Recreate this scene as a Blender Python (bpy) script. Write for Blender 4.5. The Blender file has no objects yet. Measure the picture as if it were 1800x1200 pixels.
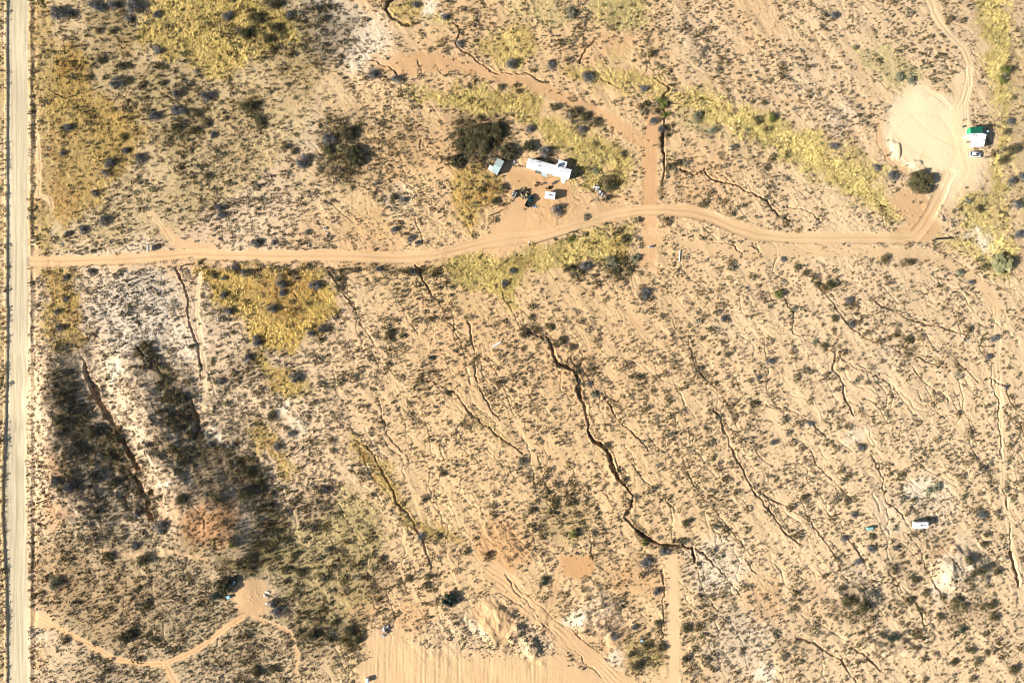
import bpy, bmesh, math, random
import numpy as np
from mathutils import Vector, Matrix
R = math.radians
C = bpy.context.scene.collection
S = 0.225            # metres per photo pixel at ground level
CH = 270.0           # camera height above the plain
SUN_EL, SHX, SHY = 25.0, 0.957, 0.29      # sun elevation, direction in which shadows fall

# ------------------------------------------------------------------ camera, sky, sun, exposure
cam = bpy.data.objects.new("camera", bpy.data.cameras.new("camera"))
C.objects.link(cam)
cam.location = (0, 0, CH)
cam.rotation_euler = (0, 0, 0)
cam.data.lens = 24.0
cam.data.sensor_width = 36.0
cam.data.clip_start = 1.0
cam.data.clip_end = 12000.0
scn = bpy.context.scene
scn.camera = cam
scn.cycles.filter_width = 1.05
w = bpy.data.worlds.new("World")
scn.world = w
w.use_nodes = True
nt = w.node_tree
bg = nt.nodes["Background"]
sky = nt.nodes.new("ShaderNodeTexSky")
sky.sky_type = 'NISHITA'
sky.sun_disc = False
sky.sun_elevation = R(SUN_EL)
sun_az = math.atan2(-SHX, -SHY)          # compass angle towards the sun, from +Y clockwise
sky.sun_rotation = sun_az % (2 * math.pi)
nt.links.new(sky.outputs[0], bg.inputs[0])
bg.inputs[1].default_value = 0.05
sl = bpy.data.lights.new("sun", 'SUN')
sl.energy = 5.0
sl.angle = R(0.5)
sl.color = (1.0, 0.93, 0.82)
so = bpy.data.objects.new("sun", sl)
C.objects.link(so)
so.location = (-100, -30, 150)
sd = Vector((SHX, SHY, -math.tan(R(SUN_EL)))).normalized()
so.rotation_euler = sd.to_track_quat('-Z', 'Y').to_euler()
vs = scn.view_settings
vs.view_transform = 'Standard'
vs.look = 'None'
vs.exposure = 1.19
vs.gamma = 1.0
vs.use_curve_mapping = False

# ------------------------------------------------------------------ numpy noise
def _lat(seed):
    return np.random.RandomState(seed).rand(256, 256).astype(np.float32)
_LC = {}
def vnoise(x, y, sc, seed):
    if seed not in _LC: _LC[seed] = _lat(seed)
    L = _LC[seed]
    u = x / sc + 1000.37; v = y / sc + 1000.71
    iu = np.floor(u).astype(np.int64); iv = np.floor(v).astype(np.int64)
    fu = (u - iu); fv = (v - iv)
    fu = fu * fu * (3 - 2 * fu); fv = fv * fv * (3 - 2 * fv)
    a = L[iu & 255, iv & 255]; b = L[(iu + 1) & 255, iv & 255]
    c = L[iu & 255, (iv + 1) & 255]; d = L[(iu + 1) & 255, (iv + 1) & 255]
    return (a + (b - a) * fu) * (1 - fv) + (c + (d - c) * fu) * fv
def fbm(x, y, sc, seed, octv=4, g=0.5):
    s = 0; a = 1.0; t = 0
    for k in range(octv):
        s = s + a * vnoise(x, y, sc, seed + k); t += a
        a *= g; sc *= 0.48
    return s / t
def sstep(a, b, v):
    t = np.clip((v - a) / (b - a), 0, 1)
    return t * t * (3 - 2 * t)

# ------------------------------------------------------------------ map data, traced in photo pixels
LEFT_ROAD = [(32,-900),(32,-30),(31,300),(32,600),(29,720),(27,800),(28,900),(31,1000),(32,1100),(34,1230),(36,2100)]
DRIVE = [(52,460),(100,460),(200,457),(260,453),(330,447),(400,449),(500,451),(600,451),(700,454),(760,450),(800,441),(850,428),(900,420),(940,416),(980,405),(1040,388),(1080,377),(1120,371),(1170,369),(1220,374),(1255,384),(1290,400),(1330,412),(1380,418),(1450,419),(1520,418),(1580,420),(1605,416),(1622,398),(1640,365),(1655,335),(1668,305)]
TRACKS = [  # polyline, half width, strength, pale(0..1), red
    ([(1620,-40),(1640,25),(1665,60),(1690,85),(1703,110),(1703,140),(1695,165),(1685,190)], 7, 1, .55, .1),
    ([(60,1085),(100,1102),(150,1130),(200,1158),(240,1167),(290,1165),(340,1145),(380,1115),(425,1085)], 5, 1, .1, .6),
    ([(290,1165),(312,1210)], 7, .8, .1, .5),
    ([(445,1085),(480,1098),(510,1112),(524,1150),(520,1185)], 4, .8, .1, .5),
    ([(50,1085),(75,1090)], 14, .9, .2, .4),
    ([(1148,215),(1140,290),(1143,330),(1142,380)], 12, .85, .1, .8),
    ([(1143,385),(1145,420),(1138,455)], 12, .8, .1, .5),
    ([(1130,250),(1085,218),(1040,197),(1000,175),(960,157),(900,142),(840,125),(790,112),(735,105),(690,112)], 10, .6, .1, .7),
    ([(262,376),(285,400),(300,425)], 6, .9, .2, .1),
    ([(285,405),(320,432),(370,440)], 9, .8, .1, .2),
    ([(1181,985),(1184,1060),(1180,1100),(1185,1150),(1182,1210)], 10, .85, .3, .2),
    ([(1748,540),(1752,600),(1752,650),(1755,700),(1758,780),(1760,860),(1770,920),(1785,1000),(1795,1060)], 6, .8, .5, .2),
    ([(1200,432),(1300,440),(1450,440),(1600,445),(1690,470),(1735,510),(1750,545)], 9, .65, .25, .2),
    ([(870,1005),(920,1060),(980,1110),(1040,1160),(1100,1215)], 17, .85, .1, .2),
    ([(985,995),(975,1030),(965,1070)], 7, .6, .1, .3),
    ([(1065,300),(1075,350),(1090,372)], 10, .5, .1, .4),
    ([(1000,355),(1040,372),(1090,378)], 12, .7, .1, .3),
    ([(930,365),(905,395),(875,430)], 24, .9, .05, .2), ([(60,440),(62,460),(60,480)], 9, .8, .1, .1), ([(945,415),(1000,392),(1060,372)], 14, .6, .1, .3), ([(1580,415),(1625,412),(1640,400)], 14, .8, .1, .3), ([(1665,330),(1680,345),(1672,372)], 10, .5, .3, .2), ([(1000,350),(1040,345),(1110,350),(1140,345)], 6, .4, .1, .3),
    ([(62,235),(68,290),(66,345),(85,350),(90,365)], 5, .8, .2, .3),
    ([(1563,232),(1561,256),(1580,281),(1608,298),(1640,313),(1655,325)], 3.4, .95, 1.0, 0),
    ([(1588,166),(1620,153),(1650,171),(1668,189)], 3.6, .9, 1.0, 0), ([(1702,120),(1704,150),(1697,180),(1697,215)], 4, .9, .9, 0),
    ([(1668,305),(1680,270),(1672,230),(1650,205),(1610,200),(1580,222)], 3, .5, .3, .3), ([(1660,320),(1640,280),(1600,262),(1575,235)], 3, .5, .35, .3),
    ([(1700,205),(1690,250),(1700,300),(1680,335),(1655,350)], 3.5, .6, .4, .3), ([(1600,200),(1640,240),(1690,262)], 3, .5, .3, .4),
    ([(1543,215),(1546,250),(1560,280),(1585,300),(1615,315)], 4, .6, .2, .6), ([(880,300),(900,330),(930,350),(925,395)], 3, .5, .3, .2),
    ([(1692,140),(1688,175),(1690,205),(1702,260)], 13, .8, .75, .1), ([(1712,275),(1712,300),(1690,330),(1665,352)], 15, .8, .5, .2), ([(1560,225),(1540,240),(1535,265)], 9, .4, .4, .3), ([(1575,185),(1600,160),(1630,150)], 10, .5, .7, .1), ([(200,462),(330,455),(460,458)], 14, .35, .1, .2), ([(520,455),(700,460),(770,455)], 14, .4, .1, .3),
    ([(1145,408),(1165,408)], 8, .6, .2, .2),
    ([(352,480),(345,530),(352,600),(360,660),(358,720)], 4, .8, .6, .1),
    ([(175,968),(230,975),(300,970),(370,985)], 3, .6, .2, .5),
    ([(1545,225),(1550,255),(1565,285),(1590,300)], 6, .7, .2, .5),
    ([(1430,60),(1445,110),(1450,150)], 3, .5, .2, .4),
    ([(1290,110),(1320,150),(1370,175),(1420,180)], 3, .5, .2, .5),
    ([(1510,115),(1530,150),(1535,170),(1500,180)], 3, .45, .2, .5),
    ([(1145,60),(1150,85),(1165,98),(1185,95)], 3, .5, .2, .6),
    ([(1100,530),(1110,555),(1118,575)], 4, .4, .2, .5),
]
BARE = [ # polygon, pale, red, strength, veg kill
    ([(1570,185),(1590,162),(1620,155),(1650,175),(1668,185),(1688,183),(1700,215),(1700,262),(1728,282),(1725,315),(1690,332),(1662,348),(1655,312),(1640,305),(1590,285),(1565,265),(1556,230),(1560,205)], .95, .08, 1),
    ([(888,330),(905,292),(930,302),(1000,322),(1012,352),(990,400),(930,420),(860,425),(868,398),(905,375),(905,350)], .1, .4, .9),
    ([(905,375),(935,366),(965,402),(950,424),(848,438),(842,422),(875,400)], .1, .3, .95),
    ([(412,1030),(435,1020),(465,1025),(472,1050),(465,1080),(440,1090),(412,1080),(408,1055)], .25, .45, 1),
    ([(645,1120),(690,1115),(760,1140),(860,1155),(960,1150),(1110,1205),(1110,1260),(630,1260)], .2, .1, 1),
    ([(835,1062),(862,1052),(890,1060),(905,1090),(905,1120),(880,1140),(860,1125),(838,1100),(828,1080)], .12, .1, 1),
    ([(985,978),(1042,975),(1046,1000),(1032,1018),(990,1010)], 0, .55, .85),
    ([(1560,345),(1600,335),(1640,345),(1635,390),(1605,405),(1580,385)], .1, .6, .6),
    ([(700,95),(760,90),(800,105),(800,130),(740,125),(700,135),(640,110),(660,95)], .1, .6, .5),
    ([(1290,440),(1420,450),(1380,462),(1290,452)], .2,.2,.5),
    ([(1030,60),(1120,62),(1100,100),(1040,120),(1020,90)],.1,.5,.35),
]
PALE = [(1680,1002,34,.7),(1655,1032,30,.6),(520,745,22,.4),(640,800,40,.2),(60,1120,20,.3),(640,75,55,.6),(610,60,40,.5),(755,22,26,.9),(205,648,18,.6),(195,665,12,.5),(372,765,16,.9),(1740,425,24,1),(1715,412,18,.9),(1622,862,40,.7),(1745,683,10,1),(1757,705,8,.9),(845,1090,24,.35),(838,1105,14,.5),
        (1010,1090,22,.8),(1500,760,28,.6),(1560,640,50,.35),(1450,300,40,.25),(330,605,30,.6),(310,600,12,.8),(290,850,10,.8),(500,713,12,.7),(1345,1185,18,.9),(1640,175,10,.9),(1610,200,40,.5),(1700,950,30,.3),(1680,1010,22,.5),(1270,985,60,.35),
        (1748,180,6,1),(1745,155,5,.9),(1300,590,60,.2),(1620,780,70,.25),(1440,930,60,.15),(1330,1100,60,.25),(865,1068,12,.4),(1070,1165,20,.6),(1430,140,60,.3),(1350,120,60,.2),(700,350,30,.35),(530,235,45,.3),(1572,262,9,1),(1600,288,8,.9),(1500,760,20,.5),(1240,60,80,.25),(240,430,30,.3),(1660,890,40,.4)]
RED = [(365,925,52,.75),(120,140,40,.5),(200,210,40,.4),(225,75,20,.5),(100,1040,50,.3),(300,900,30,.3),(640,1060,40,.3),(350,450,60,.2),(900,340,40,.3),(380,910,40,.6),(90,900,30,.5),(90,820,30,.4),(1665,985,32,.6),(1000,640,60,.15),(880,960,50,.5),(1210,1000,30,.2),(560,420,60,.2),(640,420,70,.3),(1250,320,70,.25),(110,1010,60,.35),(200,1060,80,.3),(1350,1060,40,.5),(1130,1020,40,.3),(1060,1110,40,.3),(1480,250,40,.3),(1300,30,90,.2),(780,260,60,.2),(1780,120,30,.5),(1790,450,30,.4),(680,280,60,.2),(820,590,100,.1),(1100,1010,30,.4),(720,1090,40,.3),(1450,1050,50,.3),(60,1150,20,.3)]
GREY = [(240,550,100,1),(240,640,85,.55),(560,40,75,1),(620,90,50,.6),(420,700,60,.4),(1245,1000,55,.6),(1300,1130,70,.5),(1500,1040,50,.4),(600,960,80,.2),(230,420,60,.4),(380,330,50,.3),(1480,210,30,.5),(830,1110,50,.3),(1060,1090,40,.5),(160,880,60,.3),(440,860,80,.6),(330,720,60,.6),(150,740,60,.6),(1600,900,60,.3),(180,1100,100,.2),(520,720,60,.4)]
GRASS = [ # polygon, strength, ochre, green, height m
    ([(250,20),(290,-20),(400,-20),(480,-5),(522,40),(525,70),(500,78),(455,92),(420,130),(365,145),(310,112),(265,90),(240,60)], 1, .2, .1, .8),
    ([(52,-50),(92,-50),(96,100),(90,240),(95,420),(82,440),(55,440),(54,200)], .75, .6, .15, .4),
    ([(95,60),(150,90),(165,160),(215,180),(255,210),(262,262),(232,290),(192,330),(172,370),(120,400),(88,390),(78,300),(75,180)], .85, .75, .1, .5),
    ([(700,165),(760,155),(850,155),(900,160),(950,168),(955,205),(982,215),(1040,235),(1092,250),(1105,290),(1098,330),(1070,345),(1030,330),(1012,290),(1005,268),(970,250),(940,215),(880,203),(830,193),(780,182)], 1, .15, .25, .8),
    ([(850,62),(900,45),(935,60),(935,92),(900,118),(860,105),(838,85)], .8, .3, .3, .6),
    ([(690,5),(740,-10),(735,25),(800,35),(790,52),(740,42),(700,35)], .7, .4, .3, .5),
    ([(980,125),(1060,120),(1120,130),(1160,140),(1210,165),(1200,175),(1130,165),(1090,160),(1040,150),(990,145)], .8, .4, .3, .6),
    ([(1060,85),(1100,75),(1105,105),(1070,115)], .6,.2,.4,.4),
    ([(885,10),(950,-5),(1012,15),(1005,45),(960,52),(900,30)], .5, 0, .9, .4),
    ([(1040,0),(1140,-20),(1132,40),(1085,55),(1045,38)], .8, .1, .7, .5),
    ([(1190,155),(1240,160),(1280,185),(1360,205),(1400,230),(1440,235),(1456,280),(1500,278),(1532,310),(1562,340),(1595,380),(1585,398),(1540,372),(1500,352),(1450,322),(1400,290),(1360,270),(1300,240),(1230,212),(1195,190)], 1, .1, .35, .7),
    ([(1480,245),(1512,258),(1545,290),(1585,305),(1565,320),(1520,300),(1480,275)], .8, .1, .4, .6),
    ([(1715,-20),(1766,-20),(1770,60),(1765,120),(1770,180),(1768,320),(1765,400),(1785,440),(1775,490),(1735,482),(1752,420),(1746,330),(1750,200),(1735,100)], 1, .0, .3, .9),
    ([(1690,340),(1750,335),(1750,420),(1700,402),(1680,372)], .85, 0, .35, .6),
    ([(1652,418),(1700,415),(1740,450),(1730,470),(1690,440),(1655,428)], .8, 0, .3, .5),
    ([(790,300),(830,290),(880,312),(885,350),(850,370),(830,400),(800,382),(788,340)], .9, .7, .1, .6),
    ([(935,360),(1000,352),(1005,390),(958,397)], .8, .2, .2, .5),
    ([(1003,312),(1008,325),(1008,355),(1003,355),(1000,325)], 1, .1, .2, .5),
    ([(930,305),(990,318),(985,330),(940,325)], .7, .5, .1, .3),
    ([(762,460),(820,445),(900,436),(940,430),(1022,414),(1112,398),(1116,430),(1080,462),(1000,465),(930,470),(915,500),(912,545),(880,515),(830,505),(780,485)], 1, .3, .3, .7),
    ([(345,468),(420,470),(500,473),(560,478),(588,520),(587,560),(560,592),(520,612),(450,612),(425,570),(398,540),(365,510)], 1, .7, .1, .7),
    ([(440,610),(500,648),(540,668),(548,690),(500,702),(478,672),(440,642)], .9, .7, .2, .6),
    ([(72,470),(132,470),(142,560),(150,605),(100,622),(78,600)], .85, .85, .1, .6),
    ([(438,735),(470,740),(500,790),(532,820),(500,842),(468,800),(438,770)], .8, .8, .2, .6),
    ([(612,765),(650,785),(682,815),(702,868),(722,898),(780,926),(805,952),(762,948),(705,918),(680,875),(650,825),(608,792)], .85, .75, .2, .5),
    ([(505,915),(560,925),(600,860),(655,880),(682,950),(645,1000),(648,1060),(600,1105),(540,1090),(500,1050),(450,1010),(470,955)], .55, .4, .65, .4),
    ([(1500,90),(1560,80),(1622,128),(1642,150),(1560,152),(1510,122)], .5, 0, .9, .4),
    ([(-400,-200),(9,-200),(9,1400),(-400,1400)], .6, .5, .25, .4),
    ([(700,820),(760,870),(800,930),(830,955),(800,960),(740,900)], .0, .5, .2, .4),
    ([(1200,195),(1250,215),(1300,262),(1335,285),(1300,270),(1240,240),(1200,225)], .5, 0, .9, .4),
    ([(640,520),(700,560),(720,600),(680,590)], .0, 0, 0, .3),
    ([(820,720),(860,745),(900,775),(890,780),(840,750)], .5,.4,.4,.3),
    ([(960,870),(1050,900),(1020,960),(960,940)], .25,.3,.6,.3),
    ([(1100,1110),(1165,1120),(1160,1180),(1100,1165)], .45,.5,.4,.4),
    ([(85,-20),(540,-20),(560,120),(540,250),(420,330),(300,420),(90,440)], .38, .5, .3, .35),
    ([(560,100),(700,180),(760,300),(700,420),(560,430),(500,300)], .14, .5, .3, .3),
    ([(585,470),(640,480),(760,475),(780,500),(900,560),(700,520)], .2, .5, .4, .3),
    ([(70,920),(420,960),(560,900),(660,950),(640,1200),(70,1200)], .22, .5, .4, .3),
    ([(1740,60),(1820,60),(1820,420),(1775,420),(1765,200)], .3, .3, .5, .3),
    ([(230,100),(330,150),(340,240),(400,300),(360,290),(290,240),(240,190)], .4,.4,.3,.4),
]
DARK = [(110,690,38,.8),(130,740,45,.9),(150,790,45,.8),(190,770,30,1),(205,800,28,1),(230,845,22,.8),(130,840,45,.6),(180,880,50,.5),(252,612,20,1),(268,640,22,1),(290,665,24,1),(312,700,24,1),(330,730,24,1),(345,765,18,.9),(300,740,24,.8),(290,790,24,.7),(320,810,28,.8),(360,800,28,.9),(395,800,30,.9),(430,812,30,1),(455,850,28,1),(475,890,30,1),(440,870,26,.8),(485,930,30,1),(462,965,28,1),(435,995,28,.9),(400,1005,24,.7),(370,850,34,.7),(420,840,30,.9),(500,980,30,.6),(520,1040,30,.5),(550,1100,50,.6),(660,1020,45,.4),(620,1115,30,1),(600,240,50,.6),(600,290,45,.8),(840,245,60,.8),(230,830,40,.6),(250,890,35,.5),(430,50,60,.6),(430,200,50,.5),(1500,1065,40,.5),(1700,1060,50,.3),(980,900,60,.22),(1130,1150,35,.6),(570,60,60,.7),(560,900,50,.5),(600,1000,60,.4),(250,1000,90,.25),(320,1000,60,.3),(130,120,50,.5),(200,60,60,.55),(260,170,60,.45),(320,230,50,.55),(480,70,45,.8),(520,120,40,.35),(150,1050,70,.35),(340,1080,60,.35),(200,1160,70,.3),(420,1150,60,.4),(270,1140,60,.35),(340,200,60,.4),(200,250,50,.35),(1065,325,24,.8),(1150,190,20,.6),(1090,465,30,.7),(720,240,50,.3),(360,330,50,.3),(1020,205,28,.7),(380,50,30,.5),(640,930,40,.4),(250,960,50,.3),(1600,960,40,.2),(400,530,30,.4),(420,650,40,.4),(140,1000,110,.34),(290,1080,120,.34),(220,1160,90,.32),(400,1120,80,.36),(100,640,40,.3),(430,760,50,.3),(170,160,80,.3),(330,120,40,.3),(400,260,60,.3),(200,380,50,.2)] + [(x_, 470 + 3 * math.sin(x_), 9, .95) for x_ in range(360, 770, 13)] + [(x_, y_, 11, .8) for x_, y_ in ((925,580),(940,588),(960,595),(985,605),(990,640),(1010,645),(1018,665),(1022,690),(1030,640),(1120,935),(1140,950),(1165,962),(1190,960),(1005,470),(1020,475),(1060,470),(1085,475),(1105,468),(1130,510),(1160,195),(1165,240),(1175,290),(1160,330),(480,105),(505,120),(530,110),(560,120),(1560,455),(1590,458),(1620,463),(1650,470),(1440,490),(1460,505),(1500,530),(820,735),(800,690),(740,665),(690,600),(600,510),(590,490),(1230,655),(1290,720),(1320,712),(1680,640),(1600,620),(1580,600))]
GUL = [ # polyline, half width px, depth m
    ([(962,592),(968,603),(972,620),(985,640),(1010,650),(1020,670),(1018,690),(1030,720),(1035,745),(1040,770),(1055,780),(1070,790),(1075,810),(1080,830),(1095,850),(1110,870),(1108,895),(1100,910),(1115,930),(1140,945),(1175,960),(1200,960),(1218,963),(1222,985)], 3.6, 2.0),
    ([(1222,962),(1240,975),(1255,990),(1275,1010),(1300,1045)], 2.4, 1.2),
    ([(880,500),(890,530),(900,545),(915,575),(945,590),(965,600)], 2, .7),
    ([(1060,690),(1075,715),(1085,735),(1100,750),(1140,790)], 2.4, 1.1),
    ([(730,465),(740,485),(755,510)], 3, 1.5), ([(577,478),(600,510),(622,545)], 3, 1.5),
    ([(310,472),(320,495),(330,530),(335,570),(345,600),(352,640),(355,670)], 2.5, 1.2),
    ([(270,468),(310,470),(345,462)], 2, .7),
    ([(755,510),(790,560),(810,600),(820,650)], 1.6, .6),
    ([(680,640),(700,665),(740,665),(780,680),(800,690),(815,710),(830,730),(870,760),(900,780),(920,795)], 2.5, .9),
    ([(622,545),(650,590),(680,640)], 1.7, .6), ([(700,520),(715,560),(740,600)], 1.8, .6),
    ([(820,560),(830,590),(835,630),(838,670),(850,700),(880,740)], 2.2, .8),
    ([(650,680),(670,720),(680,760),(720,810)], 1.6, .6),
    ([(620,770),(650,790),(685,850),(695,885),(720,900),(730,930),(745,950),(760,1000)], 2.5, 1.1),
    ([(690,-5),(678,15),(690,32),(720,42)], 4, 1.8), ([(795,30),(812,60),(800,75),(812,90),(850,115),(870,130),(925,128),(950,140),(965,142)], 2.4, 1.2),
    ([(1042,72),(1028,88),(1021,112)], 2.6, 1.3), ([(1050,135),(1090,155)], 2.4, 1.2), ([(1143,105),(1130,130)], 2, 1),
    ([(1150,140),(1178,152),(1160,180),(1170,200),(1166,240),(1167,300),(1165,345)], 3.2, 1.5), ([(1178,180),(1215,182),(1240,172),(1270,180)], 3, 1.4),
    ([(1195,298),(1220,307),(1240,300),(1250,315),(1290,325),(1310,335),(1345,348),(1360,370),(1388,386)], 3, 1.3), ([(1385,362),(1430,375),(1445,390)], 2, .9),
    ([(1370,505),(1385,535),(1395,545),(1392,585),(1405,592)], 1.8, .8), ([(1440,600),(1465,620),(1467,650),(1482,675),(1486,700),(1500,730)], 2.7, 1.2), ([(1475,625),(1500,645),(1535,655)], 1.8, .8),
    ([(1440,500),(1480,555),(1515,590),(1545,605),(1600,620),(1640,640),(1670,650)], 2.2, 1), ([(1530,525),(1560,540),(1590,555),(1625,570),(1670,580),(1710,595)], 2.2, 1),
    ([(1225,650),(1245,670),(1265,690),(1280,710),(1320,710),(1370,715),(1400,725),(1430,745),(1450,765)], 2.4, 1.1), ([(1255,720),(1270,740),(1280,770)], 2.4, 1.1),
    ([(1280,770),(1290,800),(1315,840),(1330,870),(1345,885),(1365,910),(1380,935),(1410,955)], 2.6, 1.2), ([(1335,865),(1370,885),(1410,905),(1440,935),(1470,980)], 2, .9),
    ([(1685,638),(1720,670),(1740,665),(1770,680),(1775,700),(1797,735)], 2.2, 1), ([(1740,665),(1755,700),(1757,760),(1762,800)], 2, 1),
    ([(1535,800),(1550,840),(1560,880),(1590,910)], 2, .8), ([(1593,935),(1615,960),(1625,990),(1640,1020),(1660,1050)], 2, .9), ([(1490,945),(1510,970),(1530,1010)], 1.8, .7),
    ([(1778,970),(1785,1000),(1790,1028)], 4, 1.8), ([(1765,860),(1775,920),(1779,980)], 2, .9), ([(1650,830),(1690,850),(1740,860),(1765,870)],1.6,.6),
    ([(1495,1137),(1520,1152),(1550,1180)], 3, 1.2), ([(1400,1120),(1440,1135),(1480,1160),(1510,1205)], 2.6, 1), ([(1610,1060),(1620,1080),(1625,1100)], 3, 1.2),
    ([(225,825),(245,850),(262,885)], 4.4, 1.9), ([(150,640),(165,680),(185,720),(205,755),(228,795),(243,825)], 4.4, 1.9), ([(245,610),(262,635),(290,660)], 2.6, 1.0), ([(268,865),(258,895),(264,915)], 4, 1.8), ([(340,705),(350,740),(345,770)], 4, 1.3), ([(215,865),(225,895)], 2.5, 1.2), ([(1628,430),(1650,440),(1680,445)], 2, .9), ([(1250,425),(1290,430),(1305,445)], 1.8, .8), ([(1320,430),(1340,447)], 1.8, .8),
    ([(1440,430),(1520,440)], 1.0, .3), ([(135,605),(160,660),(170,690),(195,730)], 2, .8), ([(1165,1000),(1166,1060),(1164,1120)], 2, .9),
    ([(1700,470),(1740,500),(1790,510)], 1.6, .6), ([(1735,540),(1760,580),(1790,600)], 1.5,.6), ([(1640,430),(1700,470)],1.5,.5),
    ([(735,105),(740,125),(735,140)],1.5,.6),([(765,110),(775,130)],1.5,.6),([(655,105),(690,120),(700,135)],2,.8),([(727,200),(735,235),(740,260)],1.6,.6),
    ([(945,800),(960,850),(990,900),(1035,930),(1045,985)],1.6,.6),([(1100,800),(1130,840),(1190,900)],1.6,.6),([(520,270),(540,300)],1.5,.5),
    ([(890,1010),(905,1035),(950,1085)], 2, .6),([(880,1040),(930,1075),(970,1110),(1060,1190)],1.6,.5),([(900,1020),(960,1075),(1080,1165)],1.6,.5),([(1310,980),(1330,1010)],2,.8),([(1340,600),(1350,640),(1345,680),(1380,730)],1.6,.6),
    ([(1510,640),(1560,670),(1600,720),(1660,770)],1.6,.6),([(1600,640),(1650,690),(1700,730),(1720,780)],1.6,.6),([(1180,560),(1210,600),(1225,650)],1.6,.6),([(1150,640),(1180,700),(1190,760),(1230,820)],1.6,.6),
    ([(1560,1000),(1580,1040),(1600,1060)],1.6,.6),([(1060,860),(1090,920),(1100,960)],1.4,.5),([(1410,780),(1450,830),(1500,880)],1.8,.7),([(1190,790),(1220,850),(1260,900),(1310,960)],1.8,.7),([(1480,1010),(1520,1040),(1560,1090)],1.5,.5)]
HPTS = [ # terrain control points: px, py, height m
    (85,600,2.5),(84,660,6),(84,720,7.5),(86,790,7.5),(92,850,6.5),(100,900,5.5),(118,700,4.8),(130,760,4.0),(140,810,3.8),
    (150,620,0),(165,690,-1.2),(190,745,-1.6),(220,795,-1.6),(247,835,-1.2),(268,885,.8),
    (215,600,1.5),(236,610,3),(232,660,4.5),(255,700,6),(272,750,7),(285,790,7.4),(297,835,6.5),(190,560,0),(150,520,0),
    (275,600,.4),(300,650,1.0),(325,700,.8),(345,740,0),(350,660,-.8),(356,720,-1),(372,765,-.5),(340,610,-.3),(330,790,3.2),
    (310,880,7),(345,890,8.6),(385,880,9),(405,920,9.2),(412,955,8.6),(345,940,8),(345,835,4.2),(395,825,1.8),(440,845,1.0),(450,890,3.2),(490,875,0),(462,935,2.2),(512,930,-.3),(455,985,2.0),(515,985,-.3),
    (200,930,4.5),(160,960,4),(240,980,5.2),(300,985,6),(370,990,6),(120,1000,3.5),(150,1060,3.2),(250,1070,4),(330,1080,3.4),(400,1050,3.2),(440,1050,3),(470,1060,2.6),(200,1130,2.4),(300,1150,2.2),(400,1150,2),(90,1100,.9),(100,1180,.9),(500,1120,1),(560,1050,0),
    (66,560,.2),(66,660,.3),(64,740,.4),(64,820,.5),(64,900,.5),(62,1000,.4),(60,1100,.2),(62,1190,.2),(0,600,.3),(0,800,.3),(0,1000,.3),(0,300,.2),(0,0,.3),
    (250,450,0),(450,450,0),(600,450,0),(420,560,0),(420,680,0),(480,780,0),(560,850,0),(600,700,0),(700,600,0),(700,900,0),(700,1100,0),(600,1180,.3),(250,250,0),(100,200,0),(100,400,0),(500,200,0),(800,300,0),(900,600,0),(1000,1000,0),(1200,400,0),(1200,1100,0),
    (1400,200,.5),(1400,700,0),(1600,200,.8),(1600,600,0),(1800,200,0),(1800,700,0),(1500,1000,.3),(1800,1100,0),(300,-200,0),(1000,-200,0),(1700,-200,0),(-400,-200,0),(-400,600,0),(-400,1400,0),(300,1400,0),(900,1400,0),(1500,1400,0),(2200,1400,0),(2200,600,0),(2200,-200,0)]
BUMPS = [(1690,1000,52,38,1.7),(872,1092,30,36,.9),(890,1075,16,14,.7),(935,1140,10,20,1.3),(905,1110,10,18,.8),(1515,1052,35,16,1.4),(1560,1140,60,14,1.0),(1050,1085,38,40,.9),(1572,262,8,20,.5),(1605,292,18,7,.5),(1180,178,30,7,.6),(1080,1120,20,20,.6)]

# ------------------------------------------------------------------ base height (thin plate spline)
P = np.array([(a, b) for a, b, _ in HPTS], float) / 100.0
HV = np.array([c for _, _, c in HPTS], float) * .4
def _U(r2): return 0.5 * r2 * np.log(r2 + 1e-9)
n = len(P)
d2 = ((P[:, None] - P[None]) ** 2).sum(-1)
K = _U(d2) + np.eye(n) * 0.002
Pm = np.hstack([np.ones((n, 1)), P])
Aa = np.zeros((n + 3, n + 3)); Aa[:n, :n] = K; Aa[:n, n:] = Pm; Aa[n:, :n] = Pm.T
sol = np.linalg.solve(Aa, np.concatenate([HV, np.zeros(3)]))
cgx = np.arange(-420, 2221, 10.0); cgy = np.arange(-420, 1621, 10.0)
CX, CY = np.meshgrid(cgx / 100, cgy / 100, indexing='ij')
Hc = sol[n] + sol[n + 1] * CX + sol[n + 2] * CY
for k in range(n):
    Hc += sol[k] * _U((CX - P[k, 0]) ** 2 + (CY - P[k, 1]) ** 2)
def h_base(px, py):       # px, py: photo pixels measured on the plain (ground coordinates)
    u = np.clip((px + 420) / 10, 0, len(cgx) - 1.001); v = np.clip((py + 420) / 10, 0, len(cgy) - 1.001)
    iu = u.astype(int); iv = v.astype(int); fu = u - iu; fv = v - iv
    h = (Hc[iu, iv] * (1 - fu) + Hc[iu + 1, iv] * fu) * (1 - fv) + (Hc[iu, iv + 1] * (1 - fu) + Hc[iu + 1, iv + 1] * fu) * fv
    win = sstep(-400, -150, px) * sstep(2200, 1950, px) * sstep(-400, -150, py) * sstep(1600, 1380, py)
    h = h * win
    w1 = (fbm(px, py, 26, 301, 3) - .5) * 26; w2 = (fbm(px, py, 26, 311, 3) - .5) * 26
    for bx, by, rx, ry, bh in BUMPS:
        q = ((px + w1 - bx) / rx) ** 2 + ((py + w2 - by) / ry) ** 2
        h = h + bh * (1 - sstep(.05, 1.5, q)) * (.7 + .6 * vnoise(px, py, 11, 321))
    return h

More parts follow.
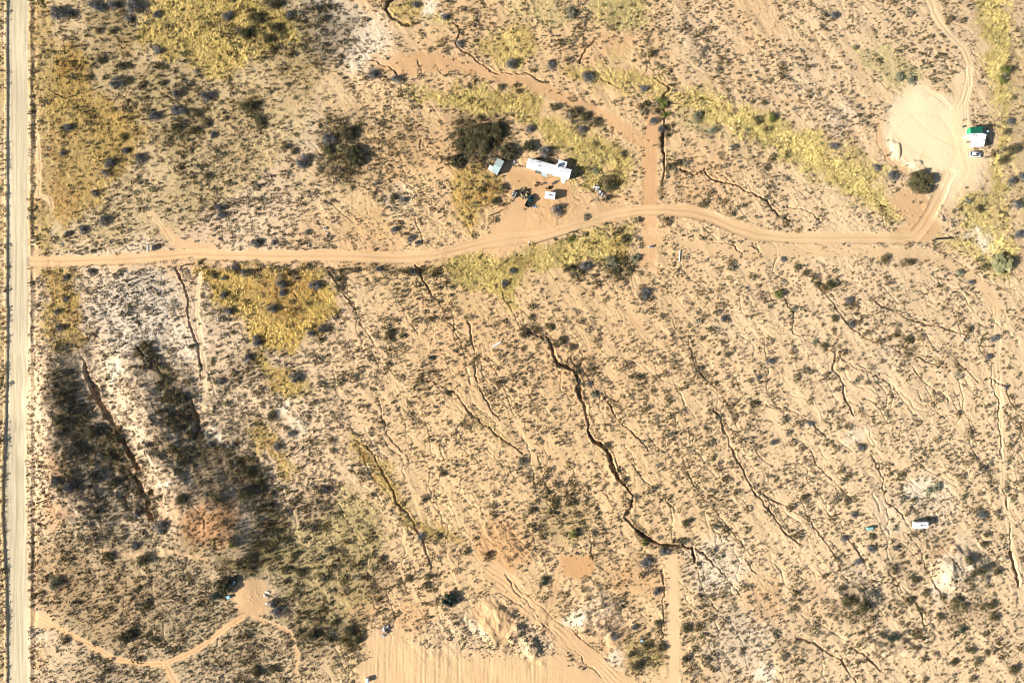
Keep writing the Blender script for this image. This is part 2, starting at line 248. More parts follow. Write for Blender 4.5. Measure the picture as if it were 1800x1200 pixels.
# ------------------------------------------------------------------ ground grid
def axis(lo, hi, st):
    a = np.arange(lo, hi, st)
    e = []; v = hi; s = st
    while v < 4500:
        e.append(v); s *= 1.35; v += s
    f = []; v = lo - st; s = st
    while v > -4500:
        f.append(v); s *= 1.35; v -= s
    return np.array(f[::-1] + list(a) + e)
GX = axis(-216, 216, 0.29); GY = axis(-146, 146, 0.29)
NX, NY = len(GX), len(GY)
X, Y = np.meshgrid(GX, GY, indexing='ij')
gpx = X / S + 900; gpy = 600 - Y / S           # plain coordinates
HB = h_base(gpx, gpy)
hillz = np.exp(-((gpx - 250) / 210) ** 2 - ((gpy - 800) / 190) ** 2) * sstep(62, 95, gpx)
HB = HB + (fbm(X, Y, 30, 11, 3) - .5) * 1.1
HB = HB + hillz * ((1 - 2 * np.abs(fbm(X, Y, 11, 15, 4, .55) - .5)) - .8) * 2.2
PX = 900 + (gpx - 900) * CH / (CH - HB)        # where the photograph shows that ground point
PY = 600 + (gpy - 600) * CH / (CH - HB)
far = (np.abs(X) > 1000) | (np.abs(Y) > 1000)
wx = (fbm(X, Y, 5, 21, 4, .6) - .5); wy = (fbm(X, Y, 5, 31, 4, .6) - .5)
QX = PX + wx * 48; QY = PY + wy * 48           # ragged edges for the patches
RX = PX + wx * 7; RY = PY + wy * 7
RX2 = PX + wx * 2.5; RY2 = PY + wy * 2.5
def win(px0, px1, py0, py1):
    x0 = (px0 - 900) * S * .955; x1 = (px1 - 900) * S * 1.03
    lo = min((px0 - 900) * S, (px0 - 900) * S * .94); hi = max((px1 - 900) * S, (px1 - 900) * S * .94)
    yl = min((600 - py1) * S, (600 - py1) * S * .94); yh = max((600 - py0) * S, (600 - py0) * S * .94)
    i0, i1 = np.searchsorted(GX, lo), np.searchsorted(GX, hi)
    j0, j1 = np.searchsorted(GY, yl), np.searchsorted(GY, yh)
    return slice(max(0, i0 - 1), i1 + 1), slice(max(0, j0 - 1), j1 + 1)
def pdist(poly, pad, XX, YY):
    """distance field to a polyline inside a window; returns full-size array with big values elsewhere"""
    D = np.full((NX, NY), 1e6, np.float32)
    for (ax, ay), (bx, by) in zip(poly[:-1], poly[1:]):
        s = win(min(ax, bx) - pad, max(ax, bx) + pad, min(ay, by) - pad, max(ay, by) + pad)
        qx, qy = XX[s], YY[s]
        L2 = (bx - ax) ** 2 + (by - ay) ** 2 + 1e-9
        t = np.clip(((qx - ax) * (bx - ax) + (qy - ay) * (by - ay)) / L2, 0, 1)
        d = np.hypot(qx - ax - t * (bx - ax), qy - ay - t * (by - ay))
        D[s] = np.minimum(D[s], d)
    return D
def polymask(poly, soft, XX, YY):
    M = np.zeros((NX, NY), np.float32)
    xs = [p[0] for p in poly]; ys = [p[1] for p in poly]; pad = 30 + soft * 2
    s = win(min(xs) - pad, max(xs) + pad, min(ys) - pad, max(ys) + pad)
    qx, qy = XX[s], YY[s]
    ins = np.zeros(qx.shape, bool); D = np.full(qx.shape, 1e6)
    m = len(poly)
    for k in range(m):
        ax, ay = poly[k]; bx, by = poly[(k + 1) % m]
        c = ((ay > qy) != (by > qy)) & (qx < (bx - ax) * (qy - ay) / (by - ay + 1e-9) + ax)
        ins ^= c
        L2 = (bx - ax) ** 2 + (by - ay) ** 2 + 1e-9
        t = np.clip(((qx - ax) * (bx - ax) + (qy - ay) * (by - ay)) / L2, 0, 1)
        D = np.minimum(D, np.hypot(qx - ax - t * (bx - ax), qy - ay - t * (by - ay)))
    sd_ = np.where(ins, -D, D)
    M[s] = sstep(soft, -soft, sd_)
    return M
def blobs(lst):
    M = np.zeros((NX, NY), np.float32)
    for bx, by, r, st in lst:
        s = win(bx - r * 2 - 25, bx + r * 2 + 25, by - r * 2 - 25, by + r * 2 + 25)
        q = np.hypot(QX[s] - bx, QY[s] - by) / r
        M[s] = np.maximum(M[s], st * sstep(1.35, .45, q))
    return M
zero = lambda: np.zeros((NX, NY), np.float32)
DH = zero()                     # detail height
m_grass, m_ochre, m_green, gh = zero(), zero(), zero(), zero()
for poly, st, oc, gr, hh in GRASS:
    if st <= 0: continue
    M = polymask(poly, 13, QX, QY) * st
    rep = M > m_grass
    m_grass = np.where(rep, M, m_grass); m_ochre = np.where(rep, oc, m_ochre); m_green = np.where(rep, gr, m_green); gh = np.where(rep, hh, gh)
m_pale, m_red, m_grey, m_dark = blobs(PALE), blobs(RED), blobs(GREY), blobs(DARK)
m_grey = np.maximum(m_grey, .5 * sstep(800, 350, QX)); m_pale = np.maximum(m_pale, .22 * sstep(1050, 1500, QX))  # west-to-east exposure gradient put into soil colour; western soil also greyer
m_track, m_clear = zero(), zero()
rut = zero()
dl = pdist(LEFT_ROAD, 60, RX2 * 1, RY2)
m_road = sstep(19.5, 17.0, dl)
shoulder = sstep(44, 24, np.abs(PX - 36)) * (1 - m_road)
dd = pdist(DRIVE, 30, RX2, RY2) * (.85 + .3 * vnoise(X, Y, 9, 55))
drv = sstep(12.5, 8, dd + wx * 9) * sstep(46, 52, PX)
m_track = np.maximum(m_track, drv)
for r_, a_ in ((3.6, 1.0), (6.6, .7)):
    rut = np.maximum(rut, a_ * np.exp(-((dd - r_) / 1.0) ** 2) * drv)
DH -= .08 * rut + .12 * drv
DH += .16 * np.exp(-((dd - 11) / 1.8) ** 2) * sstep(60, 75, PX) * vnoise(X, Y, 6, 56)
for poly, hw, st, pa, rd in TRACKS:
    d = pdist(poly, hw * 2 + 16, RX, RY)
    M = sstep(hw * 1.35, hw * .75, d) * st
    m_track = np.maximum(m_track, M)
    m_pale = m_pale * (1 - M) + M * pa
    m_red = m_red * (1 - M) + M * rd
    if hw < 9:
        g = np.exp(-((d - hw * .55) / 1.0) ** 2) * st
        rut = np.maximum(rut, g * .8); DH -= .1 * g
    else:
        st_ = np.sin(d * 1.5 + 5 * wx) * .5 + .5
        rut = np.maximum(rut, M * st_ * .5); DH -= .045 * M * st_ * vnoise(X, Y, 8, 57)
m_red = m_red * (1 - drv * .6)
for poly, pa, rd, st in BARE:
    M = polymask(poly, 15 if poly[0][0] == 1570 else 5 if poly[0][0] != 645 else 22, RX + wx * (22 if poly[0][0] != 985 else 0), RY + wy * (22 if poly[0][0] != 985 else 0)) * st
    m_clear = np.maximum(m_clear, M)
    m_pale = m_pale * (1 - M) + M * pa
    m_red = m_red * (1 - M) + M * rd
# vehicle swirls in the clearings, furrows in the ploughed strip
def swirl(cx, cy, r, amp, per):
    global DH
    s = win(cx - r - 10, cx + r + 10, cy - r - 10, cy + r + 10)
    q = np.hypot(PX[s] - cx + 5 * wx[s] * 4, PY[s] - cy + 5 * wy[s] * 4)
    DH[s] += amp * np.sin(q * 2 * np.pi / per) * sstep(r, r * .7, q) * vnoise(X[s], Y[s], 3, 5)
swirl(440, 1055, 32, .06, 5.0)
for a in ((1625, 200, 40), (1600, 235, 45), (1670, 240, 45), (1650, 300, 40), (1690, 290, 30), (1520, 150, 25)): swirl(*a, .018, 6.0)
fm = polymask([(640,1110),(760,1120),(880,1150),(960,1150),(1000,1205),(1000,1260),(630,1260)], 22, RX, RY)
DH += fm * .24 * (fbm(X, Y / 16, .9, 78, 4, .65) - .5) + fm * .25 * (fbm(X, Y, 6, 178, 4, .6) - .5) + fm * .012 * np.sin((PX + 5 * wx) * 2 * np.pi / 8.0)
fd = sstep(24, 14, pdist([(870,1000),(920,1060),(980,1110),(1040,1160),(1120,1230)], 60, RX, RY))
DH += fd * .07 * np.sin((PX * .66 - PY * .75) * 2 * np.pi / 8.0 + vnoise(X, Y, 9, 79) * 7) * (vnoise(X, Y, 7, 80) ** 2)
# berm and cut bank along the west side of the gravel road
DH += .38 * sstep(4.5, 1.5, np.abs(PX - (13 - 8 * np.exp(-((PY - 880) / 130) ** 2)) + 1.5 + wx * 3)) * ((PY > -50) & (PY < 1260))
DH += .2 * np.exp(-((PX - 54 + wx * 3) / 2.0) ** 2) * (1 - drv)
DH -= .3 * np.exp(-((PX - 60 + wx * 10) / 2.6) ** 2) * (1 - sstep(30, 12, np.abs(PY - 460))) * (.3 + vnoise(X, Y, 8, 41))
DH += .45 * np.exp(-((PX - 12 + 8 * wx) / 5) ** 2) * 0
# gullies
rnd = random.Random(7)
m_gul = zero()
GXW = PX + wx * 9 + (fbm(X, Y, 2.2, 66, 3, .6) - .5) * 7; GYW = PY + wy * 9 + (fbm(X, Y, 2.2, 68, 3, .6) - .5) * 7
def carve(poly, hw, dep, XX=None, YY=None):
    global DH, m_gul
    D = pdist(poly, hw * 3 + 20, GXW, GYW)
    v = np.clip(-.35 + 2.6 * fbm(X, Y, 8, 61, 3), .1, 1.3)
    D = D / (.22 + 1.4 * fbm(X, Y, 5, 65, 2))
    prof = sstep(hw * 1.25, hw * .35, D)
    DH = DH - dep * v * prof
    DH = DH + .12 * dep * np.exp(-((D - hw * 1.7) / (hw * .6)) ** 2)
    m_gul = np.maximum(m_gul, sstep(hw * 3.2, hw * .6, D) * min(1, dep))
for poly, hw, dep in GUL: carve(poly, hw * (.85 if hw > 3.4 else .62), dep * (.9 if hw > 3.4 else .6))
# many small rills that follow the slope of the land
def flow(px, py):
    if py < 450:
        if px > 1150: a = (.86, .5)
        elif px < 560: a = (.8, .6)
        else: a = (.7, .72)
    else:
        t = min(1, max(0, (px - 560) / 1000)); a = (.38 + .36 * t, .9 - .2 * t)
        if px < 560: a = (.35, .93)
    return math.atan2(a[1], a[0])
RB = zero()
HEADS = []
for k in range(1050):
    x = rnd.uniform(150, 1800); y = rnd.uniform(-20, 1180)
    if k > 300 and rnd.random() < .5: x, y = rnd.choice(HEADS)
    if x < 560 and rnd.random() < .55: continue
    if y < 440 and rnd.random() < .45: continue
    L = rnd.randint(4, 14); ang = flow(x, y) + rnd.uniform(-.25, .25); pts = [(x, y)]
    for i in range(L):
        ang = ang * .75 + .25 * flow(x, y) + rnd.gauss(0, .33)
        st = rnd.uniform(5, 9); x += math.cos(ang) * st; y += math.sin(ang) * st; pts.append((x, y))
    HEADS += pts[2:]
    hw = rnd.uniform(.55, 1.15); dep = rnd.uniform(.08, .3)
    for (ax, ay), (bx, by) in zip(pts[:-1], pts[1:]):
        s = win(min(ax, bx) - 6, max(ax, bx) + 6, min(ay, by) - 6, max(ay, by) + 6)
        qx, qy = RX[s], RY[s]
        L2 = (bx - ax) ** 2 + (by - ay) ** 2 + 1e-9
        t = np.clip(((qx - ax) * (bx - ax) + (qy - ay) * (by - ay)) / L2, 0, 1)
        d = np.hypot(qx - ax - t * (bx - ax), qy - ay - t * (by - ay))
        RB[s] = np.maximum(RB[s], dep * sstep(hw * 1.3, hw * .3, d))
nodirt = 1 - np.clip(np.maximum(np.maximum(m_track, m_clear), m_road), 0, 1)
DH -= RB * nodirt
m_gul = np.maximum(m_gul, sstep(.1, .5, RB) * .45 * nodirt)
# general micro relief: low ledges stretched along the flow, hummocks, fine roughness
U = X * .55 - Y * .83; V = X * .83 + Y * .55
ledge = fbm(U, V * 2.4, 9, 91, 4, .55)
lg_ = (ledge * 5) % 1
DH += .10 * sstep(0, .12, lg_) * sstep(1, .2, lg_) * sstep(.42, .62, fbm(X, Y, 14, 95, 2)) * nodirt
DH += (fbm(X, Y, 2.2, 101, 3, .6) - .5) * .11 * nodirt
DH += (fbm(X * .82 + Y * .57, (X * .57 - Y * .82) / 3.0, 4.2, 141, 4, .55) - .5) * .55 * nodirt * sstep(350, 700, PX)
DH += (fbm(X, Y, .7, 111, 2) - .5) * (.03 + .04 * nodirt)
m_work = blobs([(865,1095,45,1),(1690,1000,50,.8),(1050,1085,45,.8),(770,1135,50,.5),(940,1125,50,.8),(1610,300,30,.4)])
DH += m_work * (fbm(X, Y, 3.2, 401, 4, .62) - .5) * 1.3
m_grey = np.maximum(m_grey, m_work * .5)
DH += m_grass * (fbm(X, Y, 1.6, 121, 3, .6) - .5) * .5
DH = np.where(far, 0, DH)
m_road = np.where(np.abs(Y) > 1500, 0, m_road)
ZG = HB + DH
veg_ok = nodirt * (1 - m_road)

# ------------------------------------------------------------------ materials
def newmat(name, rough=.9, spec=.1):
    m = bpy.data.materials.new(name); m.use_nodes = True
    b = m.node_tree.nodes["Principled BSDF"]
    b.inputs["Roughness"].default_value = rough
    b.inputs["Specular IOR Level"].default_value = spec
    return m, m.node_tree, b
class NB:
    def __init__(s, t): s.t = t
    def n(s, ty, **k):
        q = s.t.nodes.new(ty)
        for a, v in k.items(): setattr(q, a, v)
        return q
    def l(s, a, b): s.t.links.new(a, b)
    def noise(s, scale, det=3, rough=.6, vec=None):
        q = s.n("ShaderNodeTexNoise"); q.inputs["Scale"].default_value = scale; q.inputs["Detail"].default_value = det; q.inputs["Roughness"].default_value = rough
        if vec is not None: s.l(vec, q.inputs["Vector"])
        return q.outputs["Fac"]
    def ramp(s, fac, lo, hi, a=0., b=1.):
        q = s.n("ShaderNodeMapRange"); q.inputs["From Min"].default_value = lo; q.inputs["From Max"].default_value = hi
        q.inputs["To Min"].default_value = a; q.inputs["To Max"].default_value = b
        s.l(fac, q.inputs["Value"]); return q.outputs[0]
    def mix(s, fac, a, b, mode='MIX'):
        q = s.n("ShaderNodeMix", data_type='RGBA', blend_type=mode)
        for sock, v in ((q.inputs[0], fac), (q.inputs[6], a), (q.inputs[7], b)):
            if isinstance(v, (int, float)): sock.default_value = v
            elif isinstance(v, tuple): sock.default_value = (*v, 1)
            else: s.l(v, sock)
        return q.outputs[2]
    def math(s, op, a, b):
        q = s.n("ShaderNodeMath", operation=op)
        for sock, v in ((q.inputs[0], a), (q.inputs[1], b)):
            if isinstance(v, (int, float)): sock.default_value = v
            else: s.l(v, sock)
        return q.outputs[0]
    def scale3(s, col, fac):
        q = s.n("ShaderNodeVectorMath", operation='SCALE')
        s.l(col, q.inputs[0]); s.l(fac, q.inputs["Scale"]); return q.outputs[0]
mg, t, b = newmat("ground_soil", .95, .05)
B = NB(t)
geo = B.n("ShaderNodeNewGeometry"); pos = geo.outputs["Position"]
def attr(nm):
    a = B.n("ShaderNodeAttribute", attribute_name=nm); sp = B.n("ShaderNodeSeparateColor"); B.l(a.outputs["Color"], sp.inputs[0])
    return sp.outputs[0], sp.outputs[1], sp.outputs[2], a.outputs["Alpha"]
a_grass, a_ochre, a_pale, a_red = attr("cover_a")
a_road, a_track, a_dark, a_green = attr("cover_b")
a_grey, a_clear, a_gul, a_rut = attr("cover_c")
n_big = B.noise(.035, 4); n_mid = B.noise(.22, 4, .65); n_fine = B.noise(1.3, 3, .7); n_vf = B.noise(4.5, 2, .7)
col = B.mix(B.ramp(n_big, .35, .65), (.46, .30, .185), (.55, .39, .25))
n_pat = B.noise(.085, 5, .7)
col = B.mix(B.ramp(n_pat, .48, .64, 0, .85), col, (.43, .255, .155))
col = B.mix(B.ramp(n_pat, .46, .32, 0, .75), col, (.62, .49, .33))
col = B.mix(B.ramp(n_mid, .42, .68), col, (.40, .26, .16))
col = B.mix(B.ramp(n_mid, .48, .28), col, (.58, .44, .27))
col = B.mix(a_grey, col, (.50, .42, .33))
col = B.mix(a_red, col, (.42, .235, .125))
col = B.mix(a_pale, col, (.68, .585, .455))
col = B.mix(B.math('MULTIPLY', a_dark, .95), col, (.13, .098, .06))  # dark brush litter, with slope shade on the hills put into the colour
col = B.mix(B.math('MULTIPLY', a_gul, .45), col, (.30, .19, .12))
# mottled ground litter: dark specks of small plants and dead stems
vor = B.n("ShaderNodeTexVoronoi"); vor.inputs["Scale"].default_value = .85
spk = B.ramp(vor.outputs["Distance"], .34, .18)
spk = B.math('MULTIPLY', spk, B.ramp(n_mid, .34, .54))
bare = B.math('MAXIMUM', B.math('MAXIMUM', a_track, a_clear), a_road)
spk = B.math('MULTIPLY', spk, B.ramp(bare, 0, .5, .75, 0.))
col = B.mix(spk, col, (.17, .13, .08))
# paler light sand specks
vor2 = B.n("ShaderNodeTexVoronoi"); vor2.inputs["Scale"].default_value = .55
col = B.mix(B.math('MULTIPLY', B.ramp(vor2.outputs["Distance"], .35, .1), B.ramp(n_fine, .45, .65, 0, .55)), col, (.62, .50, .36))
# grass litter between the tufts
gcol = B.mix(a_ochre, (.44, .34, .13), (.34, .215, .07))
gcol = B.mix(a_green, gcol, (.30, .29, .15))
gcol = B.mix(B.ramp(n_fine, .40, .62), gcol, (.20, .155, .08))
col = B.mix(B.math('MULTIPLY', a_grass, B.ramp(n_fine, .25, .55, 1., .82)), col, gcol)
# tracks and gravel
tcol = B.mix(a_pale, B.mix(a_red, (.50, .345, .21), (.47, .26, .14)), (.78, .66, .46))
tcol = B.mix(B.ramp(B.noise(.6, 4, .75), .45, .7, 0, .45), tcol, (.46, .31, .19))
tcol = B.mix(B.math('MULTIPLY', a_rut, .8), tcol, (.66, .50, .33))
tcol = B.mix(B.ramp(n_mid, .35, .7, 0, .7), tcol, (.38, .245, .14))
col = B.mix(B.math('MAXIMUM', a_track, a_clear), col, tcol)
mp = B.n("ShaderNodeMapping"); mp.inputs["Scale"].default_value = (1.1, .022, 1); B.l(pos, mp.inputs[0])
st1 = B.noise(1.0, 4, .7, mp.outputs[0])
rc = B.mix(B.ramp(st1, .38, .62), (.38, .325, .23), (.54, .47, .345))
rc = B.mix(B.ramp(n_big, .45, .7, 0, .5), rc, (.46, .36, .28))
col = B.mix(a_road, col, rc)
v1 = B.ramp(n_fine, .32, .68, .58, 1.34)
v1 = B.math('MULTIPLY', v1, B.ramp(n_vf, .32, .68, .66, 1.26))
col = B.scale3(col, v1)
hs = B.n("ShaderNodeHueSaturation"); hs.inputs["Saturation"].default_value = 1.15; B.l(col, hs.inputs["Color"])
B.l(hs.outputs[0], b.inputs["Base Color"])
bp = B.n("ShaderNodeBump"); bp.inputs["Strength"].default_value = .6; bp.inputs["Distance"].default_value = .12
B.l(B.math('ADD', n_vf, n_fine), bp.inputs["Height"]); B.l(bp.outputs[0], b.inputs["Normal"])

def leafmat(name, c1, c2, tint=True):
    m, t, b = newmat(name, .85, .1); B = NB(t)
    n1 = B.noise(3.0, 2); col = B.mix(B.ramp(n1, .3, .7), c1, c2)
    if tint:
        a = B.n("ShaderNodeAttribute", attribute_name="tint"); col = B.mix(1.0, col, a.outputs["Color"], 'MULTIPLY')
    B.l(col, b.inputs["Base Color"]); return m
def paint(name, c, rough=.5, spec=.3, metal=0, var=.12, scale=2.0):
    m, t, b = newmat(name, rough, spec); B = NB(t)
    b.inputs["Metallic"].default_value = metal
    n1 = B.noise(scale, 4, .7)
    d = tuple(max(0, x * (1 - var * 2.2)) for x in c)
    B.l(B.mix(B.ramp(n1, .45, .8), c, d), b.inputs["Base Color"]); return m
def corrug(name, c, per=.25, axis_=0, rough=.45):
    m, t, b = newmat(name, rough, .4); B = NB(t)
    tc = B.n("ShaderNodeTexCoord"); wv = B.n("ShaderNodeTexWave"); wv.inputs["Scale"].default_value = .32 / per
    wv.bands_direction = 'X' if axis_ == 0 else 'Y'
    B.l(tc.outputs["Object"], wv.inputs["Vector"])
    n1 = B.noise(1.2, 4, .7)
    d = tuple(x * .72 for x in c)
    col = B.mix(B.ramp(n1, .5, .8), c, d)
    B.l(col, b.inputs["Base Color"])
    bp = B.n("ShaderNodeBump"); bp.inputs["Distance"].default_value = .04; B.l(wv.outputs[0], bp.inputs["Height"]); B.l(bp.outputs[0], b.inputs["Normal"])
    return m
MT = {}
MT['ground'] = mg
MT['b'] = leafmat('foliage_blue_grey', (.085, .088, .092), (.18, .185, .19))
MT['o'] = leafmat('foliage_olive', (.085, .075, .038), (.17, .15, .075))
MT['d'] = leafmat('foliage_dark_olive', (.07, .065, .034), (.16, .14, .075))
MT['g'] = leafmat('foliage_green', (.10, .12, .03), (.20, .21, .06))
MT['p'] = leafmat('foliage_sage', (.15, .16, .11), (.28, .28, .19))
MT['t'] = leafmat('foliage_deep_green', (.025, .05, .035), (.07, .10, .07))
MT['y'] = leafmat('foliage_straw_green', (.30, .30, .15), (.50, .48, .27))
MT['scrub'] = leafmat('scrub_foliage', (.75, .75, .75), (1.2, 1.2, 1.2))
MT['grass'] = leafmat('dry_grass', (.8, .8, .8), (1.15, 1.15, 1.15))
MT['bark'] = paint('bark', (.10, .075, .055), .9, .1, 0, .2, 8)
MT['wood'] = paint('weathered_wood', (.16, .11, .075), .9, .1, 0, .2, 6)
MT['white'] = paint('white_paint', (.70, .70, .69), .5, .3, 0, .08, 1.5)
MT['whitemetal'] = corrug('white_metal_roof', (.66, .67, .69), .35)
MT['bluemetal'] = corrug('pale_blue_metal_roof', (.42, .52, .53), .3)
MT['galv'] = corrug('weathered_metal_roof', (.36, .43, .42), .25)
MT['darkmetal'] = corrug('dark_metal_roof', (.10, .13, .13), .3)
MT['green'] = corrug('green_metal_roof', (.006, .10, .06), .3)
MT['wall'] = paint('painted_siding', (.60, .56, .48), .7, .2)
MT['wallgrey'] = paint('grey_siding', (.35, .35, .33), .7, .2)
MT['glass'] = paint('dark_glass', (.02, .03, .04), .08, .6, 0, .05)
MT['black'] = paint('black_rubber', (.02, .02, .022), .8, .2)
MT['teal'] = paint('dark_teal_car_paint', (.012, .045, .055), .25, .5)
MT['carblack'] = paint('black_car_paint', (.012, .014, .02), .3, .5)
MT['carwhite'] = paint('white_car_paint', (.75, .77, .80), .3, .5, 0, .04)
MT['chrome'] = paint('bright_metal', (.55, .55, .55), .3, .5, .8)
MT['red'] = paint('tail_light_red', (.35, .02, .02), .3, .5)
MT['lamp'] = paint('headlight_glass', (.6, .6, .58), .2, .5)
MT['aqua'] = paint('aqua_paint', (.20, .42, .38), .5, .3)
MT['bluep'] = paint('blue_plastic', (.05, .30, .60), .4, .4)
MT['bluelid'] = paint('pale_blue_plastic', (.35, .65, .80), .4, .4)
MT['navy'] = paint('dark_blue_tarp', (.01, .04, .07), .5, .4, 0, .3)
MT['cream'] = paint('cream_concrete', (.62, .57, .42), .8, .2)
MT['concrete'] = paint('pale_concrete', (.50, .49, .46), .9, .1, 0, .2)
MT['rust'] = paint('rusty_brown', (.20, .10, .05), .9, .1, 0, .3)
MT['dirty'] = paint('dirty_grey', (.17, .16, .15), .9, .1, 0, .3)
MT['yellowscrap'] = paint('faded_yellow_scrap', (.45, .40, .22), .9, .1, 0, .3)
MT['rock'] = paint('pale_rock', (.50, .43, .33), .95, .1, 0, .2)

def tag(o, label=None, cat=None, group=None, kind=None):
    if label: o['label'] = label
    if cat: o['category'] = cat
    if group: o['group'] = group
    if kind: o['kind'] = kind
    return o

# ------------------------------------------------------------------ ground mesh
me = bpy.data.meshes.new("ground")
co = np.empty((NX * NY, 3), np.float32)
co[:, 0] = X.ravel(); co[:, 1] = Y.ravel(); co[:, 2] = ZG.ravel()
me.vertices.add(NX * NY); me.vertices.foreach_set("co", co.ravel())
idx = np.arange(NX * NY).reshape(NX, NY)
q = np.stack([idx[:-1, :-1], idx[1:, :-1], idx[1:, 1:], idx[:-1, 1:]], -1).reshape(-1, 4)
me.loops.add(q.size); me.loops.foreach_set("vertex_index", q.ravel().astype(np.int32))
me.polygons.add(len(q)); me.polygons.foreach_set("loop_start", (np.arange(len(q)) * 4).astype(np.int32))
me.update(calc_edges=True)
me.polygons.foreach_set("use_smooth", np.ones(len(q), bool))
def cattr(nm, a, b_, c, d):
    ca = me.color_attributes.new(nm, 'FLOAT_COLOR', 'POINT')
    ca.data.foreach_set("color", np.clip(np.stack([a, b_, c, d], -1), 0, 1).astype(np.float32).ravel())
shm = shoulder * .5
cattr("cover_a", m_grass * (1 - np.maximum(m_track, m_clear)), m_ochre, m_pale, m_red)
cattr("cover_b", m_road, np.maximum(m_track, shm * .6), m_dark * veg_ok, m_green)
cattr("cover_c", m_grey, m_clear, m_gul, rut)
me.materials.append(mg)
go = bpy.data.objects.new("ground", me); C.objects.link(go)
tag(go, kind='structure')

def gi(x, y):
    i = np.clip(np.searchsorted(GX, x) - 1, 0, NX - 2); j = np.clip(np.searchsorted(GY, y) - 1, 0, NY - 2)
    return i, j
def zat(x, y):
    x = np.asarray(x, float); y = np.asarray(y, float)
    i, j = gi(x, y)
    fx = np.clip((x - GX[i]) / (GX[i + 1] - GX[i]), 0, 1); fy = np.clip((y - GY[j]) / (GY[j + 1] - GY[j]), 0, 1)
    return (ZG[i, j] * (1 - fx) + ZG[i + 1, j] * fx) * (1 - fy) + (ZG[i, j + 1] * (1 - fx) + ZG[i + 1, j + 1] * fx) * fy
def at(f, x, y):
    i, j = gi(x, y); return f[i, j]
def W(px, py, h=0.0):
    """photo pixel of a point h metres above the ground -> world x, y and ground height there"""
    z = 0.0
    for _ in range(4):
        k = (CH - z - h) / CH
        x, y = (px - 900) * S * k, (600 - py) * S * k
        z = float(zat(x, y))
    return x, y, z

# ------------------------------------------------------------------ loose plant cover built as merged meshes
def build_mesh(name, V, F, tint, mat, nverts):
    me = bpy.data.meshes.new(name)
    me.vertices.add(len(V)); me.vertices.foreach_set("co", V.astype(np.float32).ravel())
    me.loops.add(F.size); me.loops.foreach_set("vertex_index", F.ravel().astype(np.int32))
    me.polygons.add(len(F)); me.polygons.foreach_set("loop_start", (np.arange(len(F)) * nverts).astype(np.int32))
    me.update(calc_edges=True)
    if tint is not None:
        ca = me.color_attributes.new("tint", 'FLOAT_COLOR', 'POINT')
        ca.data.foreach_set("color", np.hstack([tint, np.ones((len(tint), 1))]).astype(np.float32).ravel())
    me.materials.append(mat)
    return me
def leaves(cx, cy, cz, rad, hgt, tint, per, size, rs, flat=.5):
    """per small triangles for every plant: spread through a low dome"""
    N = len(cx)
    rep = np.repeat(np.arange(N), per)
    M = len(rep)
    th = rs.rand(M) * 2 * np.pi; rr = np.sqrt(rs.rand(M)); up = rs.rand(M)
    dome = np.sqrt(np.clip(1 - rr ** 2, 0, 1))
    lob = 1 + .3 * np.sin(th * 3 + rep * 1.7) + .15 * np.sin(th * 5 + rep * 2.9)
    x = cx[rep] + np.cos(th) * rr * rad[rep] * lob; y = cy[rep] + np.sin(th) * rr * rad[rep] * lob
    z = cz[rep] + hgt[rep] * (.12 + .88 * dome * (up ** .45))
    d1 = rs.randn(M, 3); d1 /= np.linalg.norm(d1, axis=1)[:, None]
    d2 = np.cross(d1, rs.randn(M, 3)); d2 /= np.linalg.norm(d2, axis=1)[:, None] + 1e-9
    d1[:, 2] *= flat; s = (size[rep] * (.6 + .8 * rs.rand(M)))[:, None]
    c = np.stack([x, y, z], 1)
    V = np.stack([c - d1 * s, c + d1 * s * .6 + d2 * s * .7, c + d1 * s * .6 - d2 * s * .7], 1).reshape(-1, 3)
    F = np.arange(M * 3).reshape(-1, 3)
    tt = tint[rep] * (.75 + .5 * rs.rand(M, 1)); T = np.repeat(tt, 3, axis=0)
    return V, F, T
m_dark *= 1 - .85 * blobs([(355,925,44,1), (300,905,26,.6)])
m_pale *= 1 - .8 * blobs([(365,925,45,1)])
def streak(x, y, sc, sd):
    return fbm(x * .82 + y * .57, (x * .57 - y * .82) / 3.2, sc, sd, 3, .55)
rs = np.random.RandomState(3)
HX, HY = 205.0, 138.0
# density of the small scrub
def scatter(N, fn):
    x = rs.uniform(-HX, HX, N); y = rs.uniform(-HY, HY, N)
    p = fn(x, y); k = rs.rand(N) < p
    return x[k], y[k]
def dens_small(x, y):
    n1 = fbm(x, y, 12, 201, 3); n2 = streak(x, y, 3.2, 211)
    d = .33 + .9 * (n1 - .45) + 1.6 * (n2 - .5)
    d = d + .6 * at(m_dark, x, y) + .3 * at(m_grey, x, y) + .2 * at(m_gul, x, y) + .12 * ((x < -70) & (y < 40))
    d = d * at(veg_ok, x, y) ** 2 * (1 - .55 * at(m_grass, x, y)) * (1 - .5 * at(m_pale, x, y)) * (1 - .3 * at(m_red, x, y))
    return np.clip(d, 0, 1)
SP = np.array([[.125, .09, .038], [.10, .078, .034], [.16, .125, .06], [.11, .105, .075], [.20, .145, .065], [.08, .066, .026], [.10, .105, .05], [.15, .15, .12]])
sx, sy = scatter(145000, dens_small)
N = len(sx); r_ = .22 + .33 * rs.rand(N) ** 1.8
ti = SP[rs.randint(0, len(SP), N)] * (.75 + .5 * rs.rand(N, 1))
V1, F1, T1 = leaves(sx, sy, zat(sx, sy) - .03, r_, r_ * 1.5, ti, 13, r_ * .52, rs)
